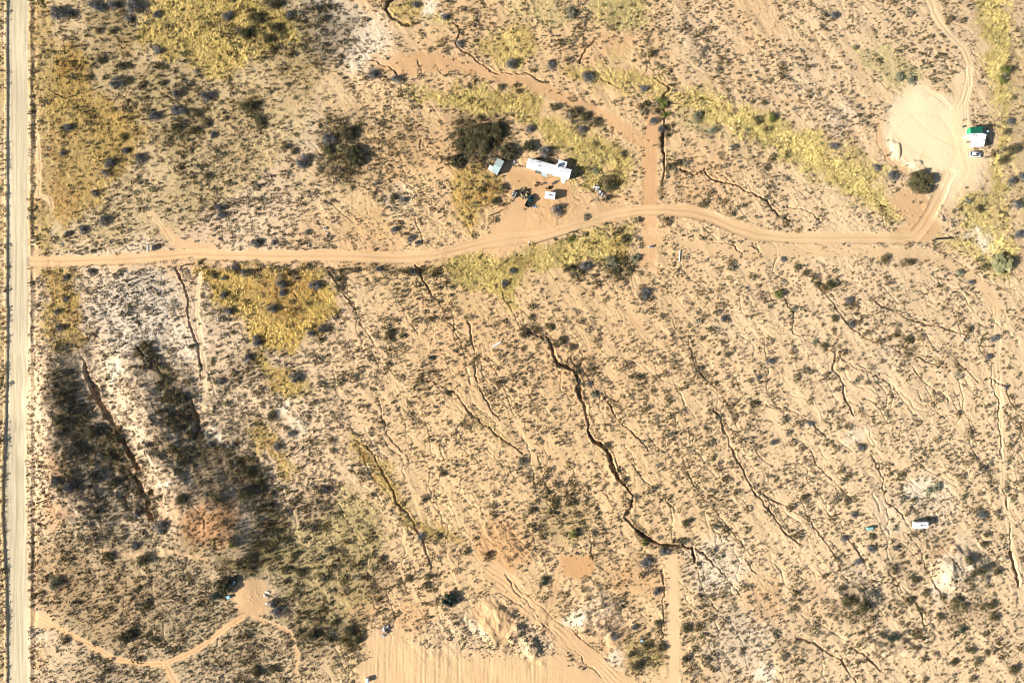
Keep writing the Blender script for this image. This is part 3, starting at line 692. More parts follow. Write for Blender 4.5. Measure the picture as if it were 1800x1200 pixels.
def dens_mid(x, y):
    n1 = fbm(x, y, 16, 231, 3); n2 = streak(x, y, 5, 241)
    d = .07 + 1.4 * (n1 - .47) + 1.8 * (n2 - .5) + .45 * at(m_gul, x, y) + .75 * at(m_dark, x, y)
    return np.clip(d * at(veg_ok, x, y) ** 3 * (1 - .35 * at(m_grass, x, y)) * (1 - .7 * at(m_pale, x, y)), 0, 1)
mx, my = scatter(18000, dens_mid)
N2 = len(mx); r2 = .45 + 1.05 * rs.rand(N2) ** 2.6
ti = SP[rs.randint(0, len(SP), N2)] * (.7 + .45 * rs.rand(N2, 1))
V2, F2, T2 = leaves(mx, my, zat(mx, my) - .05, r2, r2 * 1.1, ti, 58, r2 * .24, rs)
kx, ky = scatter(42000, lambda x, y: np.clip(at(m_dark, x, y) - .22, 0, 1) ** 1.2 * at(veg_ok, x, y) ** 2 * (.3 + fbm(x, y, 4, 331, 2)))
r3 = .4 + 1.0 * rs.rand(len(kx)) ** 1.8
ti = SP[rs.randint(0, len(SP), len(kx))] * (.5 + .9 * rs.rand(len(kx), 1) ** 2)
V3, F3, T3 = leaves(kx, ky, zat(kx, ky) - .05, r3, r3 * 1.2, ti, 44, r3 * .26, rs)
qx_, qy_ = scatter(90000, lambda x, y: np.clip(.45 + 1.4 * (streak(x, y, 2.5, 341) - .5), 0, 1) * at(veg_ok, x, y) ** 2 * (1 - .5 * at(m_grass, x, y)))
r4 = .11 + .12 * rs.rand(len(qx_))
ti = SP[rs.randint(0, len(SP), len(qx_))] * (.7 + .6 * rs.rand(len(qx_), 1))
V4, F4, T4 = leaves(qx_, qy_, zat(qx_, qy_) - .02, r4, r4 * 1.6, ti, 4, r4 * .9, rs)
V = np.vstack([V1, V2, V3, V4]); F = np.vstack([F1, F2 + len(V1), F3 + len(V1) + len(V2), F4 + len(V1) + len(V2) + len(V3)]); T = np.vstack([T1, T2, T3, T4])
o = bpy.data.objects.new("desert_scrub", build_mesh("desert_scrub", V, F, T, MT['scrub'], 3)); C.objects.link(o)
tag(o, 'countless small dark scrub plants dotted over the sand', 'scrub', kind='stuff')
print("scrub", N, N2, len(F))
# dry grass: clumps of leaning blades
def dens_grass(x, y):
    n2 = fbm(x, y, 1.6, 251, 3)
    return np.clip(at(m_grass, x, y) ** 1.4 * (.05 + 1.1 * n2 + 1.0 * (fbm(x, y, 8, 255, 3) - .42)) * (at(nodirt, x, y) * (1 - at(m_road, x, y))), 0, 1)
gx, gy = scatter(520000, dens_grass)
NG = len(gx)
oc = at(m_ochre, gx, gy)[:, None] * (.6 + .8 * fbm(gx, gy, 7, 261, 2)[:, None]); gr = at(m_green, gx, gy)[:, None]
oc = np.clip(oc, 0, 1)
base = np.array([[.70, .54, .20]]) * (1 - oc) + np.array([[.66, .44, .12]]) * oc
base = base * (1 - gr * .8) + np.array([[.54, .52, .25]]) * gr * .8
rusty = sstep(.60, .72, fbm(gx, gy, 9, 271, 2))[:, None] * oc
base = base * (1 - rusty) + np.array([[.45, .22, .06]]) * rusty
gt = base * (.6 + .6 * rs.rand(NG, 1)) * (.25 + 1.45 * fbm(gx, gy, 5, 291, 4, .7)[:, None])
ghh = at(gh, gx, gy) * (.6 + .9 * rs.rand(NG))
PB = 4
rep = np.repeat(np.arange(NG), PB); M = len(rep)
th = rs.rand(M) * 2 * np.pi
lean_a = math.radians(55) + .8 * (fbm(gx, gy, 10, 281, 2) - .5)[rep] + .45 * rs.randn(M)
L = ghh[rep] * (.8 + .5 * rs.rand(M))
spr = np.sqrt(rs.rand(M))
bx = gx[rep] + np.cos(th) * .34 * spr; by = gy[rep] + np.sin(th) * .34 * spr; bz = zat(bx, by) - .02
wd = .03 + .04 * rs.rand(M)
ox = np.cos(lean_a) * L * .75; oy = np.sin(lean_a) * L * .75
nx_, ny_ = -np.sin(lean_a), np.cos(lean_a)
b0 = np.stack([bx - nx_ * wd, by - ny_ * wd, bz], 1); b1 = np.stack([bx + nx_ * wd, by + ny_ * wd, bz], 1)
tp = np.stack([bx + ox, by + oy, bz + L * .62], 1)
V = np.stack([b0, b1, tp], 1).reshape(-1, 3); F = np.arange(M * 3).reshape(-1, 3)
T = np.repeat(gt[rep] * (.85 + .3 * rs.rand(M, 1)), 3, axis=0)
o = bpy.data.objects.new("dry_grass", build_mesh("dry_grass", V, F, T, MT['grass'], 3)); C.objects.link(o)
tag(o, 'tall dry yellow grass filling the hollows and verges', 'grass', kind='stuff')
print("grass", NG, len(F))

# ------------------------------------------------------------------ mesh helpers
def box(bm, cx, cy, cz, sx, sy, sz, bev=0.0, rot=None):
    r = bmesh.ops.create_cube(bm, size=1.0)
    vs_ = r['verts']
    M = Matrix.Translation((cx, cy, cz)) @ (rot if rot is not None else Matrix.Identity(4)) @ Matrix.Diagonal((sx, sy, sz, 1))
    bmesh.ops.transform(bm, matrix=M, verts=vs_)
    if bev:
        es = set(e for v in vs_ for e in v.link_edges)
        bmesh.ops.bevel(bm, geom=list(es), offset=bev, segments=2, affect='EDGES', profile=.6)
def cyl(bm, p0, p1, r0, r1=None, seg=10):
    p0, p1 = Vector(p0), Vector(p1); r1 = r0 if r1 is None else r1
    d = p1 - p0
    r = bmesh.ops.create_cone(bm, cap_ends=True, segments=seg, radius1=r0, radius2=r1, depth=d.length)
    bmesh.ops.transform(bm, matrix=Matrix.Translation((p0 + p1) / 2) @ d.to_track_quat('Z', 'Y').to_matrix().to_4x4(), verts=r['verts'])
def prism(bm, pts, z0, z1):
    """vertical prism over a polygon; z0, z1 numbers or per-point lists"""
    n = len(pts)
    a = z0 if isinstance(z0, (list, tuple)) else [z0] * n; b_ = z1 if isinstance(z1, (list, tuple)) else [z1] * n
    lo = [bm.verts.new((p[0], p[1], z)) for p, z in zip(pts, a)]; up = [bm.verts.new((p[0], p[1], z)) for p, z in zip(pts, b_)]
    bm.faces.new(up); bm.faces.new(lo[::-1])
    for i in range(n): bm.faces.new((lo[i], lo[(i + 1) % n], up[(i + 1) % n], up[i]))
    bmesh.ops.recalc_face_normals(bm, faces=bm.faces)
def loft(bm, secs):
    """secs: (x, halfwidth, z0, z1, topfactor)"""
    rings = []
    for x, hw, z0, z1, tf in secs:
        zm = z0 + (z1 - z0) * .62
        rings.append([bm.verts.new(c) for c in ((x, -hw * .94, z0), (x, -hw, z0 + .12), (x, -hw, zm), (x, -hw * tf, z1), (x, hw * tf, z1), (x, hw, zm), (x, hw, z0 + .12), (x, hw * .94, z0))])
    for a, b_ in zip(rings[:-1], rings[1:]):
        for i in range(8): bm.faces.new((a[i], a[(i + 1) % 8], b_[(i + 1) % 8], b_[i]))
    bm.faces.new(rings[0]); bm.faces.new(rings[-1][::-1])
    bmesh.ops.recalc_face_normals(bm, faces=bm.faces)
def obj(name, bm, mat, parent=None, smooth=False):
    me = bpy.data.meshes.new(name); bm.to_mesh(me); bm.free()
    me.materials.append(mat if not isinstance(mat, str) else MT[mat])
    if smooth:
        for p_ in me.polygons: p_.use_smooth = True
    o = bpy.data.objects.new(name, me); C.objects.link(o)
    if parent: o.parent = parent
    return o
def quick(name, mat, parent, fn, smooth=False):
    bm = bmesh.new(); fn(bm); return obj(name, bm, mat, parent, smooth)
def root(name, x, y, z, rz, label, cat, group=None):
    o = bpy.data.objects.new(name, None); C.objects.link(o); o.empty_display_size = .5
    o.location = (x, y, z); o.rotation_euler = (0, 0, rz)
    return tag(o, label, cat, group)
def w2l(o, x, y):
    dx, dy = x - o.location.x, y - o.location.y; a = -o.rotation_euler.z
    return dx * math.cos(a) - dy * math.sin(a), dx * math.sin(a) + dy * math.cos(a)
def p2l(o, px, py, h):
    z = o.location.z + h; k = (CH - z) / CH
    return w2l(o, (px - 900) * S * k, (600 - py) * S * k)
def wheel(parent, x, y, r, wd, name='wheel'):
    t_ = quick(name, 'black', parent, lambda bm: cyl(bm, (x, y - wd / 2, r), (x, y + wd / 2, r), r, r, 18))
    quick('rim', 'chrome', t_, lambda bm: cyl(bm, (x, y - wd / 2 - .012, r), (x, y + wd / 2 + .012, r), r * .58, r * .58, 14))

# ------------------------------------------------------------------ long white mobile home
x, y, z = W(964.5, 295.8, 3.1)
mh = root('mobile_home', x, y, z - .1, R(-15.5), 'long white mobile home with a side room and a blue porch, in the middle yard', 'mobile home')
Lh, Wh = 17.4, 3.7
quick('skirting', 'wallgrey', mh, lambda bm: box(bm, 0, 0, .3, Lh - .3, Wh - .3, .6))
wl = quick('wall', 'wall', mh, lambda bm: box(bm, 0, 0, 1.65, Lh - .2, Wh - .2, 2.1))
def _roof(bm):
    a, b_ = Lh / 2 + .15, Wh / 2 + .12
    pts = [(-a + .5, -b_), (a, -b_), (a, b_), (-a + .5, b_), (-a, b_ - .7), (-a, -b_ + .7)]
    prism(bm, pts, 2.7, 2.86)
    bm2 = [(-a + .45, 0), (a - .02, 0)]
    v = [bm.verts.new(c) for c in ((-a + .4, -b_ + .05, 2.864), (a - .05, -b_ + .05, 2.864), (a - .05, b_ - .05, 2.864), (-a + .4, b_ - .05, 2.864), (-a + .8, 0, 3.12), (a - .05, 0, 3.12))]
    for f in ((0, 1, 5, 4), (2, 3, 4, 5), (3, 0, 4), (1, 2, 5)): bm.faces.new([v[i] for i in f])
quick('roof', 'whitemetal', mh, _roof)
for px, py in ((936, 280.5), (946.5, 285), (951, 282.5), (947, 292.5), (971.5, 289)):
    lx, ly = p2l(mh, px, py, 3.1)
    quick('roof_vent', 'dirty', mh, lambda bm: (cyl(bm, (lx, ly, 2.9), (lx, ly, 3.35), .12, .12, 8), cyl(bm, (lx, ly, 3.35), (lx, ly, 3.45), .24, .14, 8)))
lx, ly = p2l(mh, 979, 291, 3.3)
quick('evaporative_cooler', 'whitemetal', mh, lambda bm: (box(bm, lx, ly, 3.45, 1.0, .95, .9, .048), box(bm, lx, ly, 2.98, .5, .5, .2)))
for sx_ in (-7, -4.5, -1.2, 1.6, 4.2, 7.2):
    for sy_ in (-1, 1):
        fr = quick('window', 'white', mh, lambda bm: box(bm, sx_, sy_ * (Wh / 2 - .085), 1.8, 1.1, .04, .9))
        quick('pane', 'glass', fr, lambda bm: box(bm, sx_, sy_ * (Wh / 2 - .06), 1.8, .95, .02, .75))
dr = quick('door', 'white', mh, lambda bm: box(bm, -2.8, -Wh / 2 + .075, 1.6, .9, .05, 1.98))
quick('handle', 'chrome', dr, lambda bm: cyl(bm, (-2.45, -Wh / 2 + .02, 1.5), (-2.45, -Wh / 2 + .05, 1.5), .04))
def slab(px_list, h, th=.1, drop=0): # roof sheet from traced corners
    return [p2l(mh, a, b_, h) for a, b_ in px_list]
pts = slab([(982, 280), (997.5, 285), (994.5, 294.5), (979.5, 290)], 2.5)
ad = quick('side_room', 'wall', mh, lambda bm: prism(bm, [(sum(p[0] for p in pts) / 4 + (p[0] - sum(q[0] for q in pts) / 4) * .93, sum(p[1] for p in pts) / 4 + (p[1] - sum(q[1] for q in pts) / 4) * .93 ) for p in pts], .0, 2.38))
quick('roof', 'whitemetal', ad, lambda bm: prism(bm, pts, 2.385, 2.5))
pts1 = slab([(952.5, 297.5), (964.3, 300.5), (961, 312), (951.5, 308.5)], 2.3)
quick('porch_roof', 'bluemetal', mh, lambda bm: prism(bm, pts1, 2.2, 2.28))
pts2 = slab([(942.5, 294.8), (952, 297.3), (951, 306), (940.5, 303)], 2.2)
quick('porch_roof', 'darkmetal', mh, lambda bm: prism(bm, pts2, 2.12, 2.19))
for p in (pts1[2], pts1[3], pts2[2], pts2[3]):
    quick('porch_post', 'wood', mh, lambda bm: box(bm, p[0] * .99, p[1] * .97, 1.05, .1, .1, 2.1))
pts3 = slab([(986, 311), (996.5, 314.5), (991.5, 322), (988, 320.5)], 1.2)
quick('ramp', 'white', mh, lambda bm: prism(bm, pts3, [.5, .5, .12, .12], [.62, .62, .2, .2]))

# ------------------------------------------------------------------ shed
x, y, z = W(875, 291, 2.4)
sh = root('metal_shed', x, y, z - .1, R(63), 'pale blue-grey metal shed with a small white lean-to', 'shed')
def shp(l, h): return [p2l(sh, a, b_, h) for a, b_ in l]
A_ = shp([(874.5, 277.5), (886.3, 283), (880.5, 294.8), (868, 290)], 2.6); B_ = shp([(868, 290), (880.5, 294.8), (874, 307), (863.8, 301)], 2.35)
ct = [sum(p[i] for p in A_ + B_) / 8 for i in (0, 1)]
ins = lambda P_, f=.94: [(ct[0] + (p[0] - ct[0]) * f, ct[1] + (p[1] - ct[1]) * f) for p in P_]
quick('wall', 'galv', sh, lambda bm: prism(bm, ins([A_[0], A_[1], B_[2], B_[3]]), 0, 2.25))
quick('roof', 'galv', sh, lambda bm: prism(bm, A_, [2.3, 2.3, 2.42, 2.42], [2.38, 2.38, 2.6, 2.6]))
quick('roof', 'bluemetal', sh, lambda bm: prism(bm, B_, [2.26, 2.26, 2.26, 2.26], [2.36, 2.36, 2.3, 2.3]))
D_ = shp([(860.8, 289.5), (867.4, 292.8), (864.3, 299.8), (858, 296.2)], 2.0)
lt = quick('lean_to', 'white', sh, lambda bm: prism(bm, [(p[0], p[1]) for p in D_], 0, 1.85))
quick('roof', 'whitemetal', lt, lambda bm: prism(bm, D_, 1.853, 1.95))
dx_, dy_ = ins(B_)[2]; ex_, ey_ = ins(B_)[3]
dd_ = quick('door', 'darkmetal', sh, lambda bm: prism(bm, [(dx_ * .3 + ex_ * .7 - .04, dy_ * .3 + ey_ * .7), (dx_ * .7 + ex_ * .3 - .04, dy_ * .7 + ey_ * .3), (dx_ * .7 + ex_ * .3 + .05, dy_ * .7 + ey_ * .3), (dx_ * .3 + ex_ * .7 + .05, dy_ * .3 + ey_ * .7)], .05, 1.95))

# ------------------------------------------------------------------ vehicles
def vehicle(name, px, py, ang, Lc, Wc, paintm, kind, label, cat):
    x, y, z = W(px, py, .8)
    o = root(name, x, y, z, R(ang), label, cat)
    h = Wc / 2
    if kind == 'suv':
        quick('body', paintm, o, lambda bm: loft(bm, [(-Lc * .5, h * .88, .42, .95, .9), (-Lc * .46, h, .3, 1.02, .92), (0, h, .28, 1.02, .94), (Lc * .2, h, .28, 1.0, .92), (Lc * .42, h * .96, .3, .9, .88), (Lc * .5, h * .82, .4, .72, .85)]), True)
        quick('window', 'glass', o, lambda bm: loft(bm, [(-Lc * .46, h * .86, 1.0, 1.2, .9), (-Lc * .38, h * .86, .98, 1.6, .8), (Lc * .04, h * .86, .98, 1.62, .8), (Lc * .2, h * .86, .98, 1.05, .9)]))
        rf = quick('roof', paintm, o, lambda bm: box(bm, -Lc * .175, 0, 1.64, Lc * .42, Wc * .70, .06, .025))
        quick('sunroof', 'glass', rf, lambda bm: box(bm, -Lc * .03, 0, 1.675, .5, .7, .02))
        for s_ in (-1, 1): quick('roof_rail', 'black', o, lambda bm: cyl(bm, (-Lc * .36, s_ * h * .7, 1.70), (Lc * .02, s_ * h * .7, 1.70), .025, .025, 6))
    elif kind == 'pickup':
        quick('body', paintm, o, lambda bm: loft(bm, [(-Lc * .06, h, .4, 1.0, .95), (Lc * .15, h, .38, 1.02, .95), (Lc * .38, h * .97, .38, 1.0, .9), (Lc * .5, h * .86, .45, .85, .88)]), True)
        quick('window', 'glass', o, lambda bm: loft(bm, [(-Lc * .06, h * .88, 1.0, 1.62, .82), (Lc * .12, h * .88, 1.0, 1.68, .82), (Lc * .21, h * .88, 1.0, 1.06, .92)]))
        quick('roof', paintm, o, lambda bm: box(bm, Lc * .03, 0, 1.71, Lc * .19, Wc * .72, .05, .02))
        def bed(bm):
            box(bm, -Lc * .28, 0, .62, Lc * .43, Wc * .94, .08)
            for s_ in (-1, 1): box(bm, -Lc * .28, s_ * (h - .05), .82, Lc * .43, .1, .46, .02)
            box(bm, -Lc * .49, 0, .82, .08, Wc * .86, .46, .02)
        bd = quick('bed', paintm, o, bed)
        quick('bed_liner', 'black', bd, lambda bm: box(bm, -Lc * .275, 0, .68, Lc * .40, Wc * .84, .03))
    for s_ in (-1, 1):
        quick('headlight', 'lamp', o, lambda bm: box(bm, Lc * .475, s_ * h * .66, .68, .12, .32, .14, .02))
        quick('tail_light', 'red', o, lambda bm: box(bm, -Lc * .497, s_ * h * .82, .85, .08, .16, .26, .01))
        quick('mirror', paintm, o, lambda bm: box(bm, Lc * .14, s_ * (h + .1), 1.08, .14, .2, .14, .02))
        for wx_ in (-.31, .31): wheel(o, Lc * wx_, s_ * (h - .12), .36, .24)
    quick('bumper', 'black', o, lambda bm: box(bm, Lc * .495, 0, .48, .14, Wc * .8, .16, .03))
    quick('bumper', 'black', o, lambda bm: box(bm, -Lc * .505, 0, .5, .12, Wc * .85, .16, .03))
    return o
vehicle('pickup_truck', 931, 353, 63, 5.1, 1.95, 'teal', 'pickup', 'dark teal pickup truck parked in the middle yard below the mobile home', 'pickup truck')
vehicle('parked_car', 1714.5, 271.6, -6, 4.7, 1.95, 'carwhite', 'suv', 'white car parked beside the green and white roofed home', 'car')
# small open utility cart
x, y, z = W(904.5, 340.5, .9)
uc = root('utility_cart', x, y, z, R(68), 'small dark open utility cart with a white roll cage beside the junk heap', 'utility cart')
quick('body', 'carblack', uc, lambda bm: loft(bm, [(-1.45, .62, .35, .8, .9), (-.3, .66, .3, .7, .9), (.5, .66, .3, .72, .9), (1.0, .62, .32, .95, .85), (1.5, .5, .38, .7, .8)]), True)
quick('cargo_bed', 'dirty', uc, lambda bm: [box(bm, -.95, 0, .82, .9, 1.1, .05), box(bm, -.95, .55, .95, .9, .05, .25), box(bm, -.95, -.55, .95, .9, .05, .25)])
for s_ in (-1, 1): quick('seat', 'navy', uc, lambda bm: (box(bm, .05, s_ * .3, .82, .45, .45, .16, .04), box(bm, -.2, s_ * .3, 1.1, .12, .45, .5, .04)))
def cage(bm):
    for s_ in (-1, 1):
        cyl(bm, (-.35, s_ * .64, .7), (-.3, s_ * .58, 1.8), .04); cyl(bm, (.9, s_ * .64, .8), (.45, s_ * .58, 1.8), .04); cyl(bm, (-.3, s_ * .6, 1.8), (.45, s_ * .6, 1.8), .07)
        cyl(bm, (-1.4, s_ * .62, 1.05), (-.35, s_ * .64, 1.1), .06)
    cyl(bm, (-.3, -.58, 1.8), (-.3, .58, 1.8), .05); cyl(bm, (.45, -.58, 1.8), (.45, .58, 1.8), .05); cyl(bm, (-1.4, -.62, 1.05), (-1.4, .62, 1.05), .06)
quick('roll_cage', 'white', uc, cage)
for s_ in (-1, 1):
    for wx_ in (-.95, .98): wheel(uc, wx_, s_ * .58, .3, .22)

def camper(name, px, py, ang, Lc, Wc, Hc_, label, cat, hitch=1, wheels=1):
    x, y, z = W(px, py, Hc_)
    o = root(name, x, y, z, R(ang), label, cat)
    quick('body', 'white', o, lambda bm: box(bm, 0, 0, .5 + (Hc_ - .6) / 2, Lc - .1, Wc - .1, Hc_ - .6, .06))
    quick('roof', 'whitemetal', o, lambda bm: box(bm, 0, 0, Hc_ - .045, Lc, Wc, .09, .03))
    quick('air_conditioner', 'dirty', o, lambda bm: box(bm, -.1, .05, Hc_ + .11, .6, .5, .22, .05))
    quick('roof_vent', 'dirty', o, lambda bm: box(bm, Lc * .22, 0, Hc_ + .05, .38, .38, .1, .02))
    dr = quick('door', 'white', o, lambda bm: box(bm, Lc * .22, -Wc / 2 + .035, 1.35, .65, .04, 1.6))
    quick('handle', 'chrome', dr, lambda bm: box(bm, Lc * .22 + .25, -Wc / 2, 1.3, .05, .04, .15))
    for wx_ in (-.28, 0):
        for s_ in (-1, 1): 
            f_ = quick('window', 'black', o, lambda bm: box(bm, Lc * wx_, s_ * (Wc / 2 - .04), 1.7, .8, .04, .55))
            quick('pane', 'glass', f_, lambda bm: box(bm, Lc * wx_, s_ * (Wc / 2 - .02), 1.7, .7, .02, .45))
    quick('chassis', 'black', o, lambda bm: box(bm, 0, 0, .42, Lc - .3, Wc - .5, .14))
    if wheels:
        for s_ in (-1, 1): wheel(o, -.1, s_ * (Wc / 2 - .18), .35, .22)
    if hitch:
        def hb(bm):
            cyl(bm, (Lc / 2 - .1, -.6, .42), (Lc / 2 + 1.0, 0, .42), .05); cyl(bm, (Lc / 2 - .1, .6, .42), (Lc / 2 + 1.0, 0, .42), .05); cyl(bm, (Lc / 2 + .8, 0, 0), (Lc / 2 + .8, 0, .6), .04)
        quick('hitch', 'black', o, hb)
    return o
camper('box_trailer', 967, 343, -7, 4.1, 2.7, 2.3, 'white box trailer standing beside a bush in the middle yard', 'trailer')
camper('camper_trailer', 1620.3, 923, 1, 5.2, 2.5, 2.5, 'lone white camper trailer on open desert near the bare knoll', 'camper')
x, y, z = W(1530, 929, 1.2)
o = root('storage_crate', x, y, z, R(4), 'small aqua storage crate standing alone west of the white camper', 'storage crate')
quick('body', 'aqua', o, lambda bm: box(bm, 0, 0, .65, 2.2, 1.05, 1.1, .04))
quick('lid', 'aqua', o, lambda bm: box(bm, 0, 0, 1.24, 2.3, 1.12, .07, .03))
quick('skid', 'wood', o, lambda bm: (box(bm, 0, -.35, .05, 2.2, .1, .12), box(bm, 0, .35, .05, 2.2, .1, .12)))

# ------------------------------------------------------------------ green and white roofed home
x, y, z = W(1716, 241, 3.0)
gh_ = root('small_house', x, y, z - .1, 0, 'small home with a green roof and a large white L-shaped roof, beside the pale clearing', 'house')
gp = lambda l, h: [p2l(gh_, a, b_, h) for a, b_ in l]
G1 = gp([(1706, 223.8), (1727, 222.4), (1727.6, 233.5), (1706.8, 234.3)], 3.0)
Wt = gp([(1707, 234.6), (1727.6, 233.9), (1734.3, 236.5), (1730, 258), (1713.2, 257), (1714, 248.5), (1711, 242), (1700.8, 241), (1700.5, 237.2)], 2.8)
c2 = lambda P_, f=.95: [(sum(q[0] for q in P_) / len(P_) * (1 - f) + p[0] * f, sum(q[1] for q in P_) / len(P_) * (1 - f) + p[1] * f) for p in P_]
quick('wall', 'wall', gh_, lambda bm: prism(bm, c2(Wt, .95)[::-1], 0, 2.55))
quick('roof', 'whitemetal', gh_, lambda bm: prism(bm, Wt[::-1], 2.6, 2.72))
quick('wall', 'wallgrey', gh_, lambda bm: prism(bm, c2(G1, .93)[::-1], 0, 2.75))
quick('roof', 'green', gh_, lambda bm: prism(bm, G1[::-1], [2.75] * 4, [2.9, 2.9, 3.05, 3.05]))
G2 = [G1[0], G1[3]] + gp([(1700, 236), (1700.2, 227.6)], 2.2)
mg2 = corrug('light_green_metal_roof', (.012, .26, .10), .3); MT['green2'] = mg2
quick('awning', 'green2', gh_, lambda bm: prism(bm, G2, [2.8, 2.8, 2.0, 2.0], [2.86, 2.86, 2.06, 2.06]))
for px, py in ((1730, 245.7), (1711.5, 236.8), (1716.5, 239.5)):
    lx, ly = p2l(gh_, px, py, 2.9); quick('roof_vent', 'dirty', gh_, lambda bm: cyl(bm, (lx, ly, 2.7), (lx, ly, 3.0), .14, .14, 8))
lx, ly = p2l(gh_, 1731, 259, 2.0)
quick('porch_step', 'wood', gh_, lambda bm: box(bm, lx - 2.4, ly - .1, .25, 1.4, .7, .4))
lx, ly = p2l(gh_, 1721.5, 257, 1.2)
quick('door', 'white', gh_, lambda bm: box(bm, lx, ly + .33, 1.3, .9, .08, 2.0))
for k, (px, py, s1, s2, hh, mt, lab) in enumerate([(1703.5, 242.3, 1.5, .25, .7, 'wood', 'narrow brown bench by the green-roofed home'), (1703.5, 249.8, 1.9, .6, .75, 'dirty', 'grey table by the green-roofed home'), (1710, 247.5, .7, 1.1, .9, 'yellowscrap', 'faded yellow chest beside the L-shaped roof')]):
    x, y, z = W(px, py, hh)
    nm = ('bench', 'patio_table', 'storage_chest')[k]
    o = root(nm, x, y, z, R(3), lab, nm.replace('_', ' '))
    if k < 2:
        quick('seat' if k == 0 else 'table_top', mt, o, lambda bm: box(bm, 0, 0, hh, s1, s2, .06, .01))
        for a in (-1, 1):
            for b_ in (-1, 1): quick('leg', mt, o, lambda bm: box(bm, a * (s1 / 2 - .1), b_ * (s2 / 2 - .06), hh / 2, .06, .06, hh - .06))
    else:
        quick('body', mt, o, lambda bm: box(bm, 0, 0, .4, s1, s2, .8, .03)); quick('lid', mt, o, lambda bm: box(bm, 0, 0, .84, s1 + .05, s2 + .05, .06, .02))
x, y, z = W(1694.5, 222.3, .6)
o = root('tarp_bundle', x, y, z, R(30), 'small dark green tarp bundle at the corner of the pale clearing', 'tarp bundle')
quick('bundle', 'green', o, lambda bm: box(bm, 0, 0, .3, .8, .6, .6, .15)); quick('strap', 'black', o, lambda bm: box(bm, 0, 0, .31, .1, .64, .62))
x, y, z = W(1737, 230.5, 1.5)
o = root('water_tank', x, y, z, 0, 'small pale blue upright tank behind the green-roofed home', 'tank')
quick('body', 'bluelid', o, lambda bm: cyl(bm, (0, 0, 0), (0, 0, 1.4), .38, .38, 16)); quick('cap', 'white', o, lambda bm: cyl(bm, (0, 0, 1.4), (0, 0, 1.5), .2, .16, 12))

# ------------------------------------------------------------------ utility poles
def pole(px, py, h, label, transformer=False):
    x, y, z = W(px, py)
    o = root('utility_pole', x, y, z - .2, 0, label, 'utility pole', 'wooden utility poles')
    quick('pole', 'bark', o, lambda bm: cyl(bm, (0, 0, -.5), (0, 0, h), .19, .12, 12))
    ca = quick('crossarm', 'wood', o, lambda bm: box(bm, .16, 0, h - .6, .12, 1.9, .12))
    for s_ in (-.85, -.4, .85): quick('insulator', 'chrome', ca, lambda bm: cyl(bm, (.16, s_, h - .54), (.16, s_, h - .36), .06, .04, 8))
    if transformer:
        quick('transformer', 'whitemetal', o, lambda bm: (cyl(bm, (-.42, 0, h - 1.9), (-.42, 0, h - .95), .28, .28, 14), box(bm, -.2, 0, h - 1.4, .25, .12, .3)))
    return o
pole(145.5, 447, 8.9, 'wooden pole with a grey transformer beside the driveway mouth', True)
pole(537.5, 439.5, 10.4, 'wooden pole north of the driveway, midway between the mouth and the yard')
pole(930.5, 431, 10.0, 'wooden pole at the driveway edge below the yard turnout', True)
pole(82, 878, 10.3, 'wooden pole by the gravel road on the dark hillside')
pole(113, 173, 9.8, 'wooden pole in orange grass near the upper gravel road')

# ------------------------------------------------------------------ small things
def simple(name, px, py, h, rz, label, cat, parts, group=None):
    x, y, z = W(px, py, h)
    o = root(name, x, y, z - .03, R(rz), label, cat, group)
    for nm, mt, fn in parts: quick(nm, mt, o, fn)
    return o
for k, yy in enumerate((421.7, 429)):
    o = simple('concrete_barrier', 58.8, yy, .8, 4, ('upper' if k == 0 else 'lower') + ' of two cream concrete barriers beside the gravel road', 'barrier',
           [('base', 'cream', lambda bm: box(bm, 0, 0, .2, 2.2, .55, .4, .04)), ('top', 'cream', lambda bm: box(bm, 0, 0, .6, 2.15, .38, .4, .05))], 'cream barriers by the driveway mouth')
simple('notice_board', 258.8, 436.5, 1.9, 0, 'white upright board facing the driveway near its mouth', 'board', [('panel', 'white', lambda bm: box(bm, 0, 0, 1.25, .34, 2.3, 1.5, .02)), ('post', 'wood', lambda bm: box(bm, 0, .9, .35, .12, .12, .7)), ('post', 'wood', lambda bm: box(bm, 0, -.9, .35, .12, .12, .7))])
def halfpipe(L, r):
    def f(bm):
        pr = [(r * math.cos(a), r * math.sin(a)) for a in [math.pi + math.pi * k / 8 for k in range(9)]] + [(r * .86 * math.cos(a), r * .86 * math.sin(a)) for a in [2 * math.pi - math.pi * k / 8 for k in range(9)]]
        A1 = [bm.verts.new((-L / 2, p, q + r)) for p, q in pr]; A2 = [bm.verts.new((L / 2, p, q + r)) for p, q in pr]
        m = len(pr)
        for i in range(m): bm.faces.new((A1[i], A1[(i + 1) % m], A2[(i + 1) % m], A2[i]))
        for i in range(8): bm.faces.new((A1[i], A1[i + 1], A1[m - 2 - i], A1[m - 1 - i])); bm.faces.new((A2[i + 1], A2[i], A2[m - 1 - i], A2[m - 2 - i]))
        bmesh.ops.recalc_face_normals(bm, faces=bm.faces)
    return f
simple('trough', 873, 605, .3, 29, 'long bright white trough lying on open desert south of the yard', 'trough', [('shell', 'white', lambda bm: box(bm, 0, 0, .25, 3.7, .62, .3, .1)), ('liner', 'white', lambda bm: box(bm, 0, 0, .41, 3.4, .42, .03))])
def tubeobj(name, px, py, L, r, rz, mt, label, cat):
    simple(name, px, py, r * 2, rz, label, cat, [('tube', mt, lambda bm: cyl(bm, (-L / 2, 0, r), (L / 2, 0, r), r, r, 14)), ('collar', mt, lambda bm: cyl(bm, (L / 2 - .15, 0, r), (L / 2 + .12, 0, r), r * 1.18, r * 1.18, 14))])
